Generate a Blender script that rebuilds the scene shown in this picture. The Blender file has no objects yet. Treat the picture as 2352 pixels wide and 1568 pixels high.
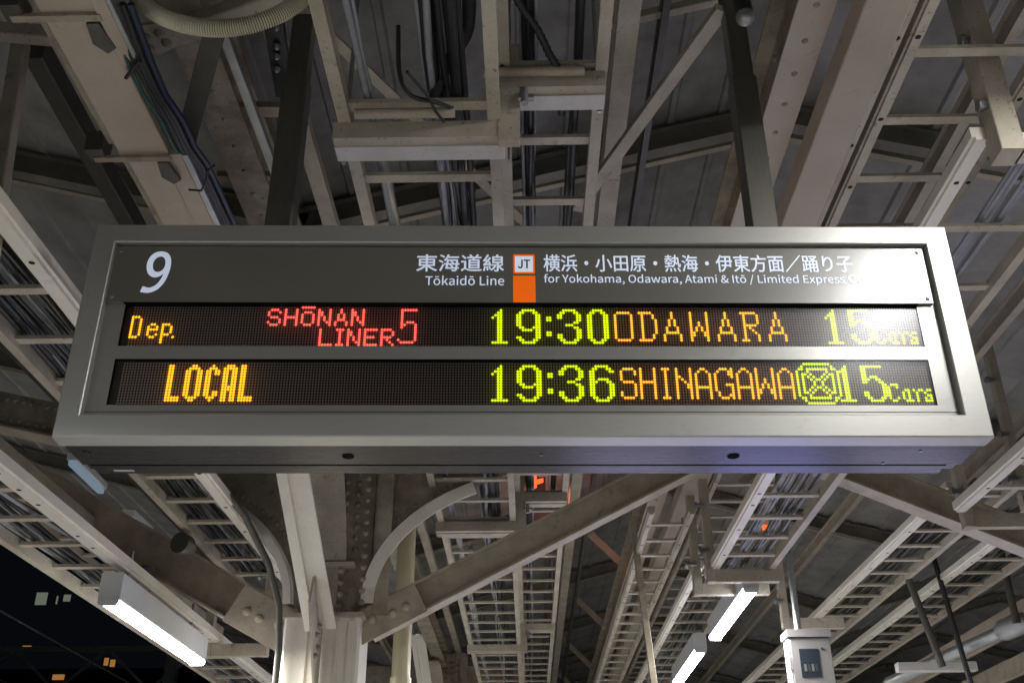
import bpy, bmesh, math, random, os
from mathutils import Vector, Matrix
random.seed(7)
SC = bpy.context.scene
COL = SC.collection

# ------------------------------------------------------------------ camera
FPX, PITCH, YAW, ROLL = 2393.12, 0.485316, 0.0131255, -0.0054297      # focal length in px of a 2352 px wide frame
EYE = Vector((0, 0, 1.6))
cp, sp = math.cos(PITCH), math.sin(PITCH)
FW = Vector((-math.sin(YAW) * cp, math.cos(YAW) * cp, sp))
RT = Vector((math.cos(YAW), math.sin(YAW), 0)); UP = RT.cross(FW)
RT, UP = (RT * math.cos(ROLL) + UP * math.sin(ROLL)), (UP * math.cos(ROLL) - RT * math.sin(ROLL))
cam = bpy.data.cameras.new('camera'); camo = bpy.data.objects.new('camera', cam); COL.objects.link(camo)
m = Matrix.Identity(4)
for i, a in enumerate((RT, UP, -FW)):
    for j in range(3): m[j][i] = a[j]
m.translation = EYE
camo.matrix_world = m
cam.sensor_width = 36; cam.lens = 36 * FPX / 2352; cam.clip_start = 0.05; cam.clip_end = 600
SC.camera = camo

# ------------------------------------------------------------------ world (night) and exposure
W = bpy.data.worlds.new('World'); SC.world = W; W.use_nodes = True
bg = W.node_tree.nodes['Background']; bg.inputs[0].default_value = (.55, .7, 1, 1); bg.inputs[1].default_value = .0035
SC.view_settings.view_transform = 'Standard'; SC.view_settings.look = 'None'
SC.view_settings.exposure = 0; SC.view_settings.gamma = 1; SC.view_settings.use_curve_mapping = False
SC.cycles.use_denoising = True
SC.cycles.max_bounces = 6; SC.cycles.diffuse_bounces = 4; SC.cycles.glossy_bounces = 3
SC.cycles.sample_clamp_indirect = 4
LAMP_E = 42.0       # radiance of a lamp diffuser
LAMP_W = 60.0       # watts of light of a lamp

def PZ(u, v, z):
    d = FW + RT * ((u - 1176) / FPX) - UP * ((v - 784) / FPX); return EYE + d * ((z - EYE.z) / d.z)
def PY(u, v, y):
    d = FW + RT * ((u - 1176) / FPX) - UP * ((v - 784) / FPX); return EYE + d * (y / d.y)

# ------------------------------------------------------------------ object helpers
def tag(o, label=None, cat=None, group=None, kind=None):
    if label: o['label'] = label
    if cat: o['category'] = cat
    if group: o['group'] = group
    if kind: o['kind'] = kind
    return o
def empty(name, loc, label=None, cat=None, group=None, rz=0):
    o = bpy.data.objects.new(name, None); COL.objects.link(o)
    o.location = loc; o.rotation_euler = (0, 0, rz); o.empty_display_size = .1
    return tag(o, label, cat, group)
def link(name, me, parent=None, loc=None):
    o = bpy.data.objects.new(name, me); COL.objects.link(o)
    if parent: o.parent = parent
    if loc is not None: o.location = loc
    return o

class MB:
    """collects shapes given in world coordinates, minus an origin"""
    def __init__(s, org=(0, 0, 0)):
        s.v = []; s.f = []; s.m = []; s.sm = []; s.o = Vector(org)
    def poly(s, pts, faces, mi=0, smooth=False):
        n = len(s.v); s.v += [Vector(p) - s.o for p in pts]
        s.f += [tuple(i + n for i in f) for f in faces]; s.m += [mi] * len(faces); s.sm += [smooth] * len(faces)
    def extr(s, prof, p0, p1, up=(0, 0, 1), mi=0, smooth=False, caps=True):
        p0, p1 = Vector(p0), Vector(p1); d = (p1 - p0).normalized(); up = Vector(up)
        sd = d.cross(up).normalized(); u = sd.cross(d).normalized(); n = len(prof)
        pts = [p0 + sd * x + u * y for x, y in prof] + [p1 + sd * x + u * y for x, y in prof]
        fs = [(i, (i + 1) % n, n + (i + 1) % n, n + i) for i in range(n)]
        s.poly(pts, fs, mi, smooth)
        if caps: s.poly(pts, [tuple(range(n))[::-1], tuple(range(n, 2 * n))], mi)
    def bar(s, p0, p1, w, h, up=(0, 0, 1), mi=0, dx=0, dy=0, bv=0):
        a, b = w / 2, h / 2
        if bv:
            pr = [(-a + bv, -b), (a - bv, -b), (a, -b + bv), (a, b - bv), (a - bv, b), (-a + bv, b), (-a, b - bv), (-a, -b + bv)]
        else: pr = [(-a, -b), (a, -b), (a, b), (-a, b)]
        s.extr([(x + dx, y + dy) for x, y in pr], p0, p1, up, mi)
    def box(s, x0, x1, y0, y1, z0, z1, mi=0, bv=0):
        s.bar(((x0 + x1) / 2, y0, (z0 + z1) / 2), ((x0 + x1) / 2, y1, (z0 + z1) / 2), x1 - x0, z1 - z0, mi=mi, bv=bv)
    def tube(s, pts, r, n=10, mi=0, caps=True, up=(0, 0, 1)):
        pts = [Vector(p) for p in pts]; N = len(pts)
        rs = r if isinstance(r, (list, tuple)) else [r] * N
        ring = []; sd = None
        for i, p in enumerate(pts):
            t = (pts[min(i + 1, N - 1)] - pts[max(i - 1, 0)]).normalized()
            if sd is None:
                a = Vector(up) if abs(t.dot(Vector(up))) < .95 else Vector((1, 0, 0)); sd = t.cross(a).normalized()
            sd = (sd - t * sd.dot(t)).normalized(); u = sd.cross(t)
            ring += [p + (sd * math.cos(2 * math.pi * k / n) + u * math.sin(2 * math.pi * k / n)) * rs[i] for k in range(n)]
        fs = [(i * n + k, i * n + (k + 1) % n, (i + 1) * n + (k + 1) % n, (i + 1) * n + k) for i in range(N - 1) for k in range(n)]
        s.poly(ring, fs, mi, True)
        if caps: s.poly(ring, [tuple(range(n))[::-1], tuple(range((N - 1) * n, N * n))], mi)
    def dome(s, c, nrm, r, h, n=8, mi=0):
        c = Vector(c); nrm = Vector(nrm).normalized()
        a = nrm.cross(Vector((0, 0, 1)) if abs(nrm.z) < .9 else Vector((1, 0, 0))).normalized(); b = nrm.cross(a)
        pts = []
        for q, hh in ((1, 0), (.8, .6), (.4, .93)):
            pts += [c + (a * math.cos(2 * math.pi * k / n) + b * math.sin(2 * math.pi * k / n)) * r * q + nrm * h * hh for k in range(n)]
        pts.append(c + nrm * h)
        fs = [(i * n + k, i * n + (k + 1) % n, (i + 1) * n + (k + 1) % n, (i + 1) * n + k) for i in range(2) for k in range(n)]
        fs += [(2 * n + k, 2 * n + (k + 1) % n, 3 * n) for k in range(n)]
        s.poly(pts, fs, mi, True)
    def disc(s, c, nrm, r, n=10, mi=0, sq=1):
        c = Vector(c); nrm = Vector(nrm).normalized()
        a = nrm.cross(Vector((0, 0, 1)) if abs(nrm.z) < .9 else Vector((0, 1, 0))).normalized(); b = nrm.cross(a)
        s.poly([c + a * math.cos(2 * math.pi * k / n) * r + b * math.sin(2 * math.pi * k / n) * r * sq for k in range(n)], [tuple(range(n))], mi)
    def sweep(s, pts, prof, side=(0, 1, 0), mi=0):
        """sweep a profile (x along side, y along side x tangent) smoothly along pts"""
        pts = [Vector(p) for p in pts]; side = Vector(side); N = len(pts); n = len(prof); v = []
        for i, p in enumerate(pts):
            t = (pts[min(i + 1, N - 1)] - pts[max(i - 1, 0)]).normalized(); u = side.cross(t)
            v += [p + side * x + u * y for x, y in prof]
        s.poly(v, [(i * n + k, i * n + (k + 1) % n, (i + 1) * n + (k + 1) % n, (i + 1) * n + k) for i in range(N - 1) for k in range(n)], mi)
        s.poly(v, [tuple(range(n))[::-1], tuple(range((N - 1) * n, N * n))], mi)
    def mesh(s, name, mats, rec=True):
        me = bpy.data.meshes.new(name); me.from_pydata(s.v, [], s.f)
        for mt in (mats if isinstance(mats, (list, tuple)) else [mats]): me.materials.append(mt)
        me.polygons.foreach_set('material_index', s.m); me.polygons.foreach_set('use_smooth', s.sm)
        if rec and len(s.f) < 60000:
            bm = bmesh.new(); bm.from_mesh(me); bmesh.ops.recalc_face_normals(bm, faces=bm.faces); bm.to_mesh(me); bm.free()
        me.update(); return me
    def obj(s, name, mats, parent=None, rec=True):
        return link(name, s.mesh(name, mats, rec), parent)
def rename_fix(): pass

# profiles (x sideways, y up), origin at the bottom centre
def pI(w, h, t=.008, tw=.007):
    a = w / 2; b = tw / 2
    return [(-a, 0), (a, 0), (a, t), (b, t), (b, h - t), (a, h - t), (a, h), (-a, h), (-a, h - t), (-b, h - t), (-b, t), (-a, t)]
def pL(a, b, t=.006):      # leg a sideways at the bottom, leg b up on the left
    return [(0, 0), (a, 0), (a, t), (t, t), (t, b), (0, b)]
def pC(w, h, t=.005):      # channel open upward
    a = w / 2
    return [(-a, 0), (a, 0), (a, h), (a - t, h), (a - t, t), (-a + t, t), (-a + t, h), (-a, h)]
def pSide(w, h, t=.005, s=1):   # channel open to one side
    return [(x * s, y) for x, y in [(-w / 2, 0), (w / 2, 0), (w / 2, t), (-w / 2 + t, t), (-w / 2 + t, h - t), (w / 2, h - t), (w / 2, h), (-w / 2, h)]]
def pHat(w, h, g=.012, t=.004):  # lighting rail seen from below: flat face with a stepped lip each side
    a = w / 2
    return [(-a, g), (-a * .62, g), (-a * .62, 0), (a * .62, 0), (a * .62, g), (a, g), (a, h), (-a, h)]

# ------------------------------------------------------------------ materials
def mat(name, col, rough=.5, metal=0, dirt=0, dcol=(.12, .08, .05), scale=9, bump=0, speck=0, spcol=(.10, .045, .02), emit=None, est=0, spec=.5, aniso=None, stretch=(1, 1, 1), coat=0, rust=0):
    m = bpy.data.materials.new(name); m.use_nodes = True; nt = m.node_tree; N = nt.nodes; L = nt.links
    b = N['Principled BSDF']; b.inputs['Base Color'].default_value = (*col, 1)
    b.inputs['Roughness'].default_value = rough; b.inputs['Metallic'].default_value = metal
    b.inputs['Specular IOR Level'].default_value = spec; b.inputs['Coat Weight'].default_value = coat; b.inputs['Coat Roughness'].default_value = .22
    if emit: b.inputs['Emission Color'].default_value = (*emit, 1); b.inputs['Emission Strength'].default_value = est
    if dirt or bump or speck:
        tc = N.new('ShaderNodeTexCoord'); mp = N.new('ShaderNodeMapping'); mp.inputs['Scale'].default_value = stretch
        geo = N.new('ShaderNodeNewGeometry'); L.new(geo.outputs['Position'], mp.inputs[0])
        cur = None
        if dirt:
            n1 = N.new('ShaderNodeTexNoise'); n1.inputs['Scale'].default_value = scale; n1.inputs['Detail'].default_value = 8; n1.inputs['Roughness'].default_value = .65
            L.new(mp.outputs[0], n1.inputs['Vector'])
            r1 = N.new('ShaderNodeMapRange'); r1.inputs[1].default_value = .38; r1.inputs[2].default_value = .75; r1.inputs[4].default_value = dirt
            L.new(n1.outputs[0], r1.inputs[0])
            mx = N.new('ShaderNodeMix'); mx.data_type = 'RGBA'; mx.inputs[6].default_value = (*col, 1); mx.inputs[7].default_value = (*dcol, 1)
            L.new(r1.outputs[0], mx.inputs[0]); cur = mx.outputs[2]
            rr = N.new('ShaderNodeMapRange'); rr.inputs[3].default_value = max(rough - .08, .05); rr.inputs[4].default_value = min(rough + .2, 1)
            L.new(n1.outputs[0], rr.inputs[0]); L.new(rr.outputs[0], b.inputs['Roughness'])
        if speck:
            n2 = N.new('ShaderNodeTexNoise'); n2.inputs['Scale'].default_value = 70; n2.inputs['Detail'].default_value = 5; n2.inputs['Roughness'].default_value = .7
            L.new(mp.outputs[0], n2.inputs['Vector'])
            r2 = N.new('ShaderNodeMapRange'); r2.inputs[1].default_value = .61; r2.inputs[2].default_value = .68; r2.inputs[4].default_value = speck
            L.new(n2.outputs[0], r2.inputs[0])
            m2 = N.new('ShaderNodeMix'); m2.data_type = 'RGBA'; m2.inputs[7].default_value = (*spcol, 1)
            L.new(r2.outputs[0], m2.inputs[0])
            if cur: L.new(cur, m2.inputs[6])
            else: m2.inputs[6].default_value = (*col, 1)
            cur = m2.outputs[2]
        if rust:
            n4 = N.new('ShaderNodeTexNoise'); n4.inputs['Scale'].default_value = 11; n4.inputs['Detail'].default_value = 9; n4.inputs['Roughness'].default_value = .72; n4.inputs['Distortion'].default_value = .6
            L.new(geo.outputs['Position'], n4.inputs['Vector'])
            r4 = N.new('ShaderNodeMapRange'); r4.inputs[1].default_value = .60; r4.inputs[2].default_value = .68; r4.inputs[4].default_value = rust
            L.new(n4.outputs[0], r4.inputs[0])
            m4 = N.new('ShaderNodeMix'); m4.data_type = 'RGBA'; m4.inputs[7].default_value = (.15, .085, .045, 1)
            L.new(r4.outputs[0], m4.inputs[0]); L.new(cur, m4.inputs[6]); cur = m4.outputs[2]
        if cur: L.new(cur, b.inputs['Base Color'])
        if bump:
            n3 = N.new('ShaderNodeTexNoise'); n3.inputs['Scale'].default_value = 160; n3.inputs['Detail'].default_value = 4
            L.new(mp.outputs[0], n3.inputs['Vector'])
            bp = N.new('ShaderNodeBump'); bp.inputs['Strength'].default_value = bump; bp.inputs['Distance'].default_value = .004
            L.new(n3.outputs[0], bp.inputs['Height']); L.new(bp.outputs[0], b.inputs['Normal'])
    return m
M = {}
M['cream'] = mat('cream_paint', (.51, .46, .375), .5, dirt=.7, dcol=(.24, .19, .135), scale=4, bump=.4, speck=.85, rust=.7)
M['duct'] = mat('duct_paint', (.47, .395, .32), .5, rust=.35, dirt=.6, dcol=(.36, .28, .20), scale=3, bump=.15, speck=.25)
M['taupe'] = mat('taupe_paint', (.48, .41, .32), .5, rust=.5, dirt=.75, dcol=(.23, .18, .13), scale=6, bump=.4, speck=.5)
M['old'] = mat('old_rusty_paint', (.41, .355, .275), .6, rust=.8, dirt=.9, dcol=(.15, .11, .07), scale=7, bump=.6, speck=.9)
M['white'] = mat('white_paint', (.66, .63, .62), .45, dirt=.35, dcol=(.4, .34, .28), scale=12, bump=.3, speck=.6)
M['column'] = mat('column_paint', (.84, .79, .70), .26, dirt=.25, dcol=(.42, .36, .28), scale=6, bump=.15, speck=.3)
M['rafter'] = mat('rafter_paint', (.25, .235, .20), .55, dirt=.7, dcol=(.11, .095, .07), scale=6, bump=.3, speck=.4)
M['dark'] = mat('dark_steel', (.10, .095, .08), .45, .3, dirt=.5, dcol=(.05, .04, .035), scale=8, bump=.2)
M['post'] = mat('hanger_steel', (.17, .165, .14), .38, .6, dirt=.3, dcol=(.09, .08, .07), scale=14, stretch=(6, 6, .6))
M['galv'] = mat('galvanised', (.42, .43, .43), .38, .8, dirt=.5, dcol=(.2, .2, .2), scale=10, bump=.2)
M['deck'] = mat('roof_deck', (.38, .37, .355), .6, dirt=.7, dcol=(.14, .13, .115), scale=3, bump=.2)
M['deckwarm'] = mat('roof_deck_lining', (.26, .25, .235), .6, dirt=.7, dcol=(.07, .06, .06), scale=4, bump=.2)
M['black'] = mat('black_cable', (.018, .018, .02), .5)
M['cablegrey'] = mat('grey_cable', (.30, .31, .34), .5, dirt=.4, dcol=(.1, .1, .1), scale=12)
M['hole'] = mat('hole_black', (.012, .01, .009), .8)
M['conduit'] = mat('flex_conduit', (.60, .56, .41), .5, dirt=.35, dcol=(.3, .26, .17), scale=14)
M['ivory'] = mat('ivory_pipe', (.62, .56, .36), .25, dirt=.25, dcol=(.4, .34, .2), scale=5)
M['housing'] = mat('lamp_housing', (.66, .67, .69), .4, dirt=.15, dcol=(.5, .48, .45), scale=8)
M['green'] = mat('green_cable', (.015, .07, .055), .5)
M['blue'] = mat('blue_cable', (.012, .02, .045), .5)
M['floor'] = mat('platform_floor', (.36, .36, .36), .55, dirt=.5, dcol=(.18, .17, .15), scale=2, bump=.1)
M['asph'] = mat('track_ballast', (.05, .045, .04), .9, dirt=.6, dcol=(.02, .02, .02), scale=20)
# ---- sign
M['frame'] = mat('brushed_steel', (.44, .435, .41), .33, .5, rust=.12, dirt=.35, dcol=(.30, .285, .25), scale=30, stretch=(.4, 20, 20), bump=.05)
M['surround'] = mat('display_surround_paint', (.36, .355, .335), .29, .5, dirt=.15, dcol=(.28, .27, .25), scale=30, bump=.08)
M['header'] = mat('header_panel_paint', (.14, .133, .112), .32, .0, dirt=.1, dcol=(.10, .093, .078), scale=60, bump=.05, spec=.9, coat=1)
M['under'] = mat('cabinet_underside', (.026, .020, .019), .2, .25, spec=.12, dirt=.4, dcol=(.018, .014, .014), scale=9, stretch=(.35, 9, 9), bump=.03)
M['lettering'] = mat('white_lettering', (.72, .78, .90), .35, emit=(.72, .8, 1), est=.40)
M['navy'] = mat('dark_lettering', (.015, .02, .03), .4)
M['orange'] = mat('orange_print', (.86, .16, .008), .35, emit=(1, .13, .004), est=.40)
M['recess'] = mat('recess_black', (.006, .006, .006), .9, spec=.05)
M['board'] = mat('led_board', (.045, .035, .030), .5)
M['ledoff'] = mat('unlit_led', (.52, .41, .36), .35)
M['led_y'] = mat('green_led', (.3, .35, .02), .4, emit=(.72, .93, 0), est=1.2)
M['led_o'] = mat('orange_led', (.3, .2, .02), .4, emit=(1, .42, .03), est=1.65)
M['led_a'] = mat('amber_led', (.3, .2, .02), .4, emit=(1, .43, .015), est=1.7)
M['led_r'] = mat('red_led', (.3, .05, .03), .4, emit=(1, .10, .07), est=1.9)
M['screw'] = mat('screw_steel', (.25, .25, .25), .3, .9)
M['paper'] = mat('sticker', (.45, .43, .42), .6)
def emis(name, c, s):
    m = bpy.data.materials.new(name); m.use_nodes = True; N = m.node_tree.nodes; N.clear()
    e = N.new('ShaderNodeEmission'); e.inputs[0].default_value = (*c, 1); e.inputs[1].default_value = s
    o = N.new('ShaderNodeOutputMaterial'); m.node_tree.links.new(e.outputs[0], o.inputs[0]); return m
M['tube'] = emis('lamp_diffuser', (.93, .96, 1), LAMP_E)
m = bpy.data.materials.new('acrylic_window'); m.use_nodes = True; N = m.node_tree.nodes; N.clear()
tr = N.new('ShaderNodeBsdfTransparent'); gl = N.new('ShaderNodeBsdfGlossy'); gl.inputs['Roughness'].default_value = .26; gl.inputs['Color'].default_value = (.95, .96, 1, 1)
fr = N.new('ShaderNodeFresnel'); fr.inputs[0].default_value = 1.5
mx = N.new('ShaderNodeMixShader'); o = N.new('ShaderNodeOutputMaterial')
L = m.node_tree.links; L.new(fr.outputs[0], mx.inputs[0]); L.new(tr.outputs[0], mx.inputs[1]); L.new(gl.outputs[0], mx.inputs[2]); L.new(mx.outputs[0], o.inputs[0])
M['acrylic'] = m

# ------------------------------------------------------------------ the setting
mb = MB(); mb.poly([(-4.6, -16, 0), (7.4, -16, 0), (7.4, 90, 0), (-4.6, 90, 0)], [(0, 1, 2, 3)])
tag(mb.obj('platform', M['floor']), kind='structure')
mb = MB(); mb.poly([(-300, -60, -1.1), (300, -60, -1.1), (300, 500, -1.1), (-300, 500, -1.1)], [(0, 1, 2, 3)])
tag(mb.obj('ground', M['asph']), kind='structure')

# ------------------------------------------------------------------ roof: W profile over the platform
ROOF = [(-6.0, 5.90), (-1.15, 4.66), (1.40, 5.32), (3.95, 4.66), (7.2, 5.50), (10.4, 4.66), (13.6, 5.50)]
def roofz(x):
    for (a, za), (b, zb) in zip(ROOF, ROOF[1:]):
        if a <= x <= b: return za + (zb - za) * (x - a) / (b - a)
    return 5.5
RY0, RY1 = .2, 46.0
roof = empty('canopy_roof', (1.4, RY0, 5.3), 'dark ribbed canopy roof with gable and valleys above the steel frames', 'roof')
for k, ((a, za), (b, zb)) in enumerate(zip(ROOF, ROOF[1:])):
    mb = MB(roof.location); n = int((b - a) / .27); pts = []
    for i in range(n):
        x0 = a + (b - a) * i / n; x1 = a + (b - a) * (i + 1) / n; d = x1 - x0
        for q, dz in ((0, .13), (.82, .13), (.86, .112), (.96, .112)):
            x = x0 + d * q; pts.append((x, za + (zb - za) * (x - a) / (b - a) + dz))
    pts.append((b, zb + .13))
    v = [(x, RY0, z) for x, z in pts] + [(x, RY1, z) for x, z in pts]; K = len(pts)
    mb.poly(v, [(i, i + 1, K + i + 1, K + i) for i in range(K - 1)])
    mb.poly([(x, RY0, z + .12) for x, z in (pts[0], pts[-1])] + [(x, RY1, z + .12) for x, z in (pts[-1], pts[0])], [(0, 1, 2, 3)])
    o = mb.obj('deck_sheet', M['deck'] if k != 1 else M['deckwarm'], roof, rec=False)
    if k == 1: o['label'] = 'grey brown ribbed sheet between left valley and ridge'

RAFTERS = [1.6, 4.5, 7.6, 10.4, 13.2, 16.0, 18.8, 21.6, 24.4, 27.2, 30.0]
ordn = ['nearest', 'second', 'third', 'fourth', 'fifth', 'sixth', 'seventh', 'eighth', 'ninth', 'tenth', 'eleventh', 'twelfth']
for k, y in enumerate(RAFTERS):
    r = empty('roof_rafter', (1.4, y, 5.3), 'cream painted steel rafter crossing under the roof sheets, %s from the camera' % ordn[k], 'rafter', 'rafters under the canopy roof')
    for (a, za), (b, zb) in zip(ROOF, ROOF[1:]):
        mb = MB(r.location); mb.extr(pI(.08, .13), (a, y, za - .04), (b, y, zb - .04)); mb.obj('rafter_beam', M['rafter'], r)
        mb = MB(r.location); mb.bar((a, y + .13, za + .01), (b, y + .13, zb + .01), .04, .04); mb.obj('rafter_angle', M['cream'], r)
    if k > 1:
        for s in (-1, 1):
            mb = MB(r.location); mb.bar((1.4 + s * .9, y, 5.0), (1.4 + s * .25, y + .02, 4.35), .02, .07); mb.obj('strut', M['cream'], r)
# purlins and longitudinal girders
PUR = [(-3.6, .05, .12, 'dark', 'dark purlin far left under the roof'), (-2.75, .05, .10, 'cream', 'cream purlin above the left cable racks'), (-1.95, .05, .10, 'cream', 'cream purlin left of the riveted girder'),
       (-.93, .07, .05, 'cream', 'pale flat purlin left of the two central cable racks'), (-.34, .06, .06, 'white', 'thin whitish purlin above the two central cable racks'), (.44, .09, .13, 'cream', 'cream purlin right of the two central cable racks'),
       (.60, .03, .10, 'dark', 'dark purlin beside the cream one right of the central racks'), (2.1, .05, .11, 'cream', 'cream purlin right of the ridge above the right racks'), (2.9, .05, .11, 'cream', 'cream purlin above the far right cable racks'), (3.5, .05, .11, 'taupe', 'brown purlin near the right valley')]
for x, w, h, mt, lab in PUR:
    z = roofz(x) - .22; mb = MB((x, RY0, z)); mb.extr(pI(w, h, .006, .006), (x, RY0 + .2, z - h), (x, 34, z - h)); tag(mb.obj('purlin', M[mt]), lab, 'purlin', 'purlins along the roof').location = (x, RY0, z)

def rivet_rows(mb, pts, nrm, r=.016, h=.010):
    for p in pts: mb.dome(p, nrm, r, h)
def girder(x, zb, w, h, y0, y1, label, name='longitudinal_girder', rivets=True, flange_mat='duct'):
    g = empty(name, (x, y0, zb), label, 'girder')
    mb = MB(g.location); mb.extr([(-w / 2, 0), (w / 2, 0), (w / 2, .012), (-w / 2, .012)], (x, y0, zb), (x, y1, zb)); mb.obj('bottom_flange', M[flange_mat], g)
    mb = MB(g.location); mb.bar((x, y0, zb + .012 + h / 2), (x, y1, zb + .012 + h / 2), .012, h); mb.obj('web_plate', M['old'], g)
    mb = MB(g.location); mb.bar((x, y0, zb + h + .02), (x, y1, zb + h + .02), w, .014); mb.obj('top_flange', M['old'], g)
    if rivets:
        mb = MB(g.location)
        y = y0
        while y < min(y1, 9):
            mb.dome((x, y, zb), (0, 0, -1), .012, .008, 7)
            for zz in (.06, h - .04): mb.dome((x + .006, y, zb + zz), (1, 0, 0), .014, .01, 7); mb.dome((x - .006, y, zb + zz), (-1, 0, 0), .014, .01, 7)
            y += .16
        tag(mb.obj('rivet_row', M['old'], g), kind='stuff')
    return g
girder(-1.14, 4.22, .15, .20, .4, 34, 'old riveted longitudinal girder standing over the column on the left', flange_mat='old')
girder(.955, 4.12, .125, .26, .4, 34, 'old riveted girder running beside the wide smooth tan beam at right')
g = empty('ridge_beam', (1.13, .4, 4.0), 'wide smooth tan box beam running along the platform right of the sign post', 'beam')
mb = MB(g.location); mb.bar((1.13, .4, 4.05), (1.13, 34, 4.05), .145, .10, bv=.004); mb.obj('beam_box', M['duct'], g)
mb = MB(g.location); mb.bar((1.222, .4, 4.07), (1.222, 34, 4.07), .035, .06); mb.obj('edge_channel', M['cream'], g)
mb = MB(g.location)
for k in range(60): mb.disc((1.222, .9 + k * .55, 4.0385), (0, 0, -1), .010)
tag(mb.obj('bolt_hole', M['hole'], g), kind='stuff')
for k, y in enumerate([2.2, 4.6, 7.5, 10.4, 13.3]):
    mb = MB((1.13, y, 4.3)); mb.bar((1.13, y, 4.10), (1.13, y, 5.1), .05, .05, up=(0, 1, 0)); o = mb.obj('beam_hanger', M['cream'], g); o.location = (0, y - .4, .3)
    o.data.transform(Matrix.Translation((0, 0, 0)))

# ------------------------------------------------------------------ canopy column frame
CX, CY = -1.145, 6.02
def column_frame(CY, label):
    c = empty('canopy_column', (CX, CY, 0), label, 'column', 'canopy columns along the platform')
    org = c.location
    # shaft: two channels and plates, with a glossy rounded corner
    mb = MB(org)
    mb.extr([(-.20, -.16), (.20, -.16), (.215, -.145), (.215, .145), (.20, .16), (-.20, .16), (-.215, .145), (-.215, -.145)], (CX, CY, 0), (CX, CY, 2.96), up=(0, 1, 0))
    mb.bar((CX - .08, CY - .166, .0), (CX - .08, CY - .166, 2.94), .008, .012, up=(0, 1, 0)); mb.bar((CX + .09, CY - .166, .0), (CX + .09, CY - .166, 2.94), .012, .014, up=(0, 1, 0))
    mb.bar((CX + .165, CY - .166, .0), (CX + .165, CY - .166, 2.94), .03, .02, up=(0, 1, 0))
    mb.obj('shaft', M['column'], c)
    mb = MB(org); mb.box(CX - .235, CX + .235, CY - .18, CY + .18, 2.96, 2.985, bv=.004); mb.box(CX - .10, CX + .15, CY - .12, CY + .16, 3.27, 3.29); mb.obj('cap_plate', M['cream'], c)
    # head: web plate with riveted angle strips
    mb = MB(org); mb.box(CX + .02, CX + .235, CY - .02, CY + .02, 2.985, 4.4); mb.box(CX - .19, CX + .10, CY + .06, CY + .10, 2.985, 4.4); mb.obj('head_plate', M['old'], c)
    mb = MB(org); mb.extr(pL(.09, .05, .012), (CX + .055, CY - .075, 2.99), (CX + .055, CY - .075, 4.4), up=(0, 1, 0)); mb.extr(pL(-.09, .05, .012), (CX + .26, CY - .075, 2.99), (CX + .26, CY - .075, 4.4), up=(0, 1, 0)); mb.obj('head_angle', M['old'], c)
    mb = MB(org)
    for i in range(20):
        z = 3.04 + i * .068
        mb.dome((CX + .075, CY - .088, z), (0, -1, 0), .019, .014); mb.dome((CX + .20, CY - .088, z + .02), (0, -1, 0), .019, .014)
        if i > 4: mb.dome((CX + .135, CY - .025, z + .01), (0, -1, 0), .019, .014)
    tag(mb.obj('rivet', M['old'], c), kind='stuff')
    # inclined arms
    def arm(p0, p1, nm, w=.13, h=.175):
        d = (Vector(p1) - Vector(p0)).normalized()
        mb = MB(org); mb.extr(pI(w, h, .012, .010), Vector(p0) - Vector((0, 0, h / 2)), Vector(p1) - Vector((0, 0, h / 2))); o = mb.obj('arm', M['taupe'], c); o['label'] = nm
        # splice plate with bolts at the column end
        q0 = Vector(p0) - d * .16; q1 = Vector(p0) + d * .30
        mb = MB(org); mb.bar(q0 + Vector((0, -.066, 0)), q1 + Vector((0, -.066, 0)), .012, h * 1.02); o = mb.obj('splice_plate', M['taupe'], c)
        bb = MB(org)
        for t in (.16, .34, .62, .80):
            q = q0.lerp(q1, t); bb.dome(q + Vector((0, -.072, .015 if t < .5 else -.01)), (0, -1, 0), .027, .02, 10)
        bo = bb.obj('bolt_head', M['taupe'], c)
    arm((CX + .27, CY, 2.955), (1.36, CY, 4.10), 'brown arm rising to the right')
    arm((CX - .27, CY, 2.93), (-4.3, CY, 4.50), 'brown arm rising to the left', .13, .23)
    arm((3.6, CY, 3.12), (1.40, CY, 4.10), 'brown arm falling to the right')
    # curved brackets
    for s, R in ((1, 1.15), (-1, 1.15)):
        cx0 = CX + s * .22; mb = MB(org); n = 26; prev = None; gp = MB(org); arc = []
        for i in range(n + 1):
            a = math.radians(63) * i / n; x = cx0 + s * (-.02 + R * (1 - math.cos(a))); z = 3.06 + .80 * math.sin(a); arc.append(Vector((x, CY, z)))
        k_ = s
        mb.sweep(arc, [(-.085, -.007), (.075, -.007), (.075, .007), (-.073, .007), (-.073, .007 + k_ * .06), (-.085, .007 + k_ * .06)])
        if 1:
            mb.obj('curved_flange', M['column'], c)
            top = 4.25; pts = [(p.x, CY - .004, p.z) for p in arc] + [(arc[-1].x + s * .3, CY - .004, 3.9), (arc[-1].x + s * .3, CY - .004, top), (cx0 - s * .02, CY - .004, top)]
            gp.poly(pts + [(x, y + .008, z) for x, y, z in pts], [tuple(range(len(pts))), tuple(range(len(pts), 2 * len(pts)))[::-1]])
            gp.obj('gusset_plate', M['old'], c)
            rv = MB(org)
            for p in arc[2:]: rv.dome(p + Vector((-s * .045, -.004, .05)), (0, -1, 0), .015, .01)
            tag(rv.obj('gusset_rivet', M['old'], c), kind='stuff')
    # knee braces running toward the camera in the line of the columns
    mb = MB(org); a = Vector((CX + .015, CY - .22, 2.70)); b = Vector((CX - .16, CY - 1.7, 4.30))
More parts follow.
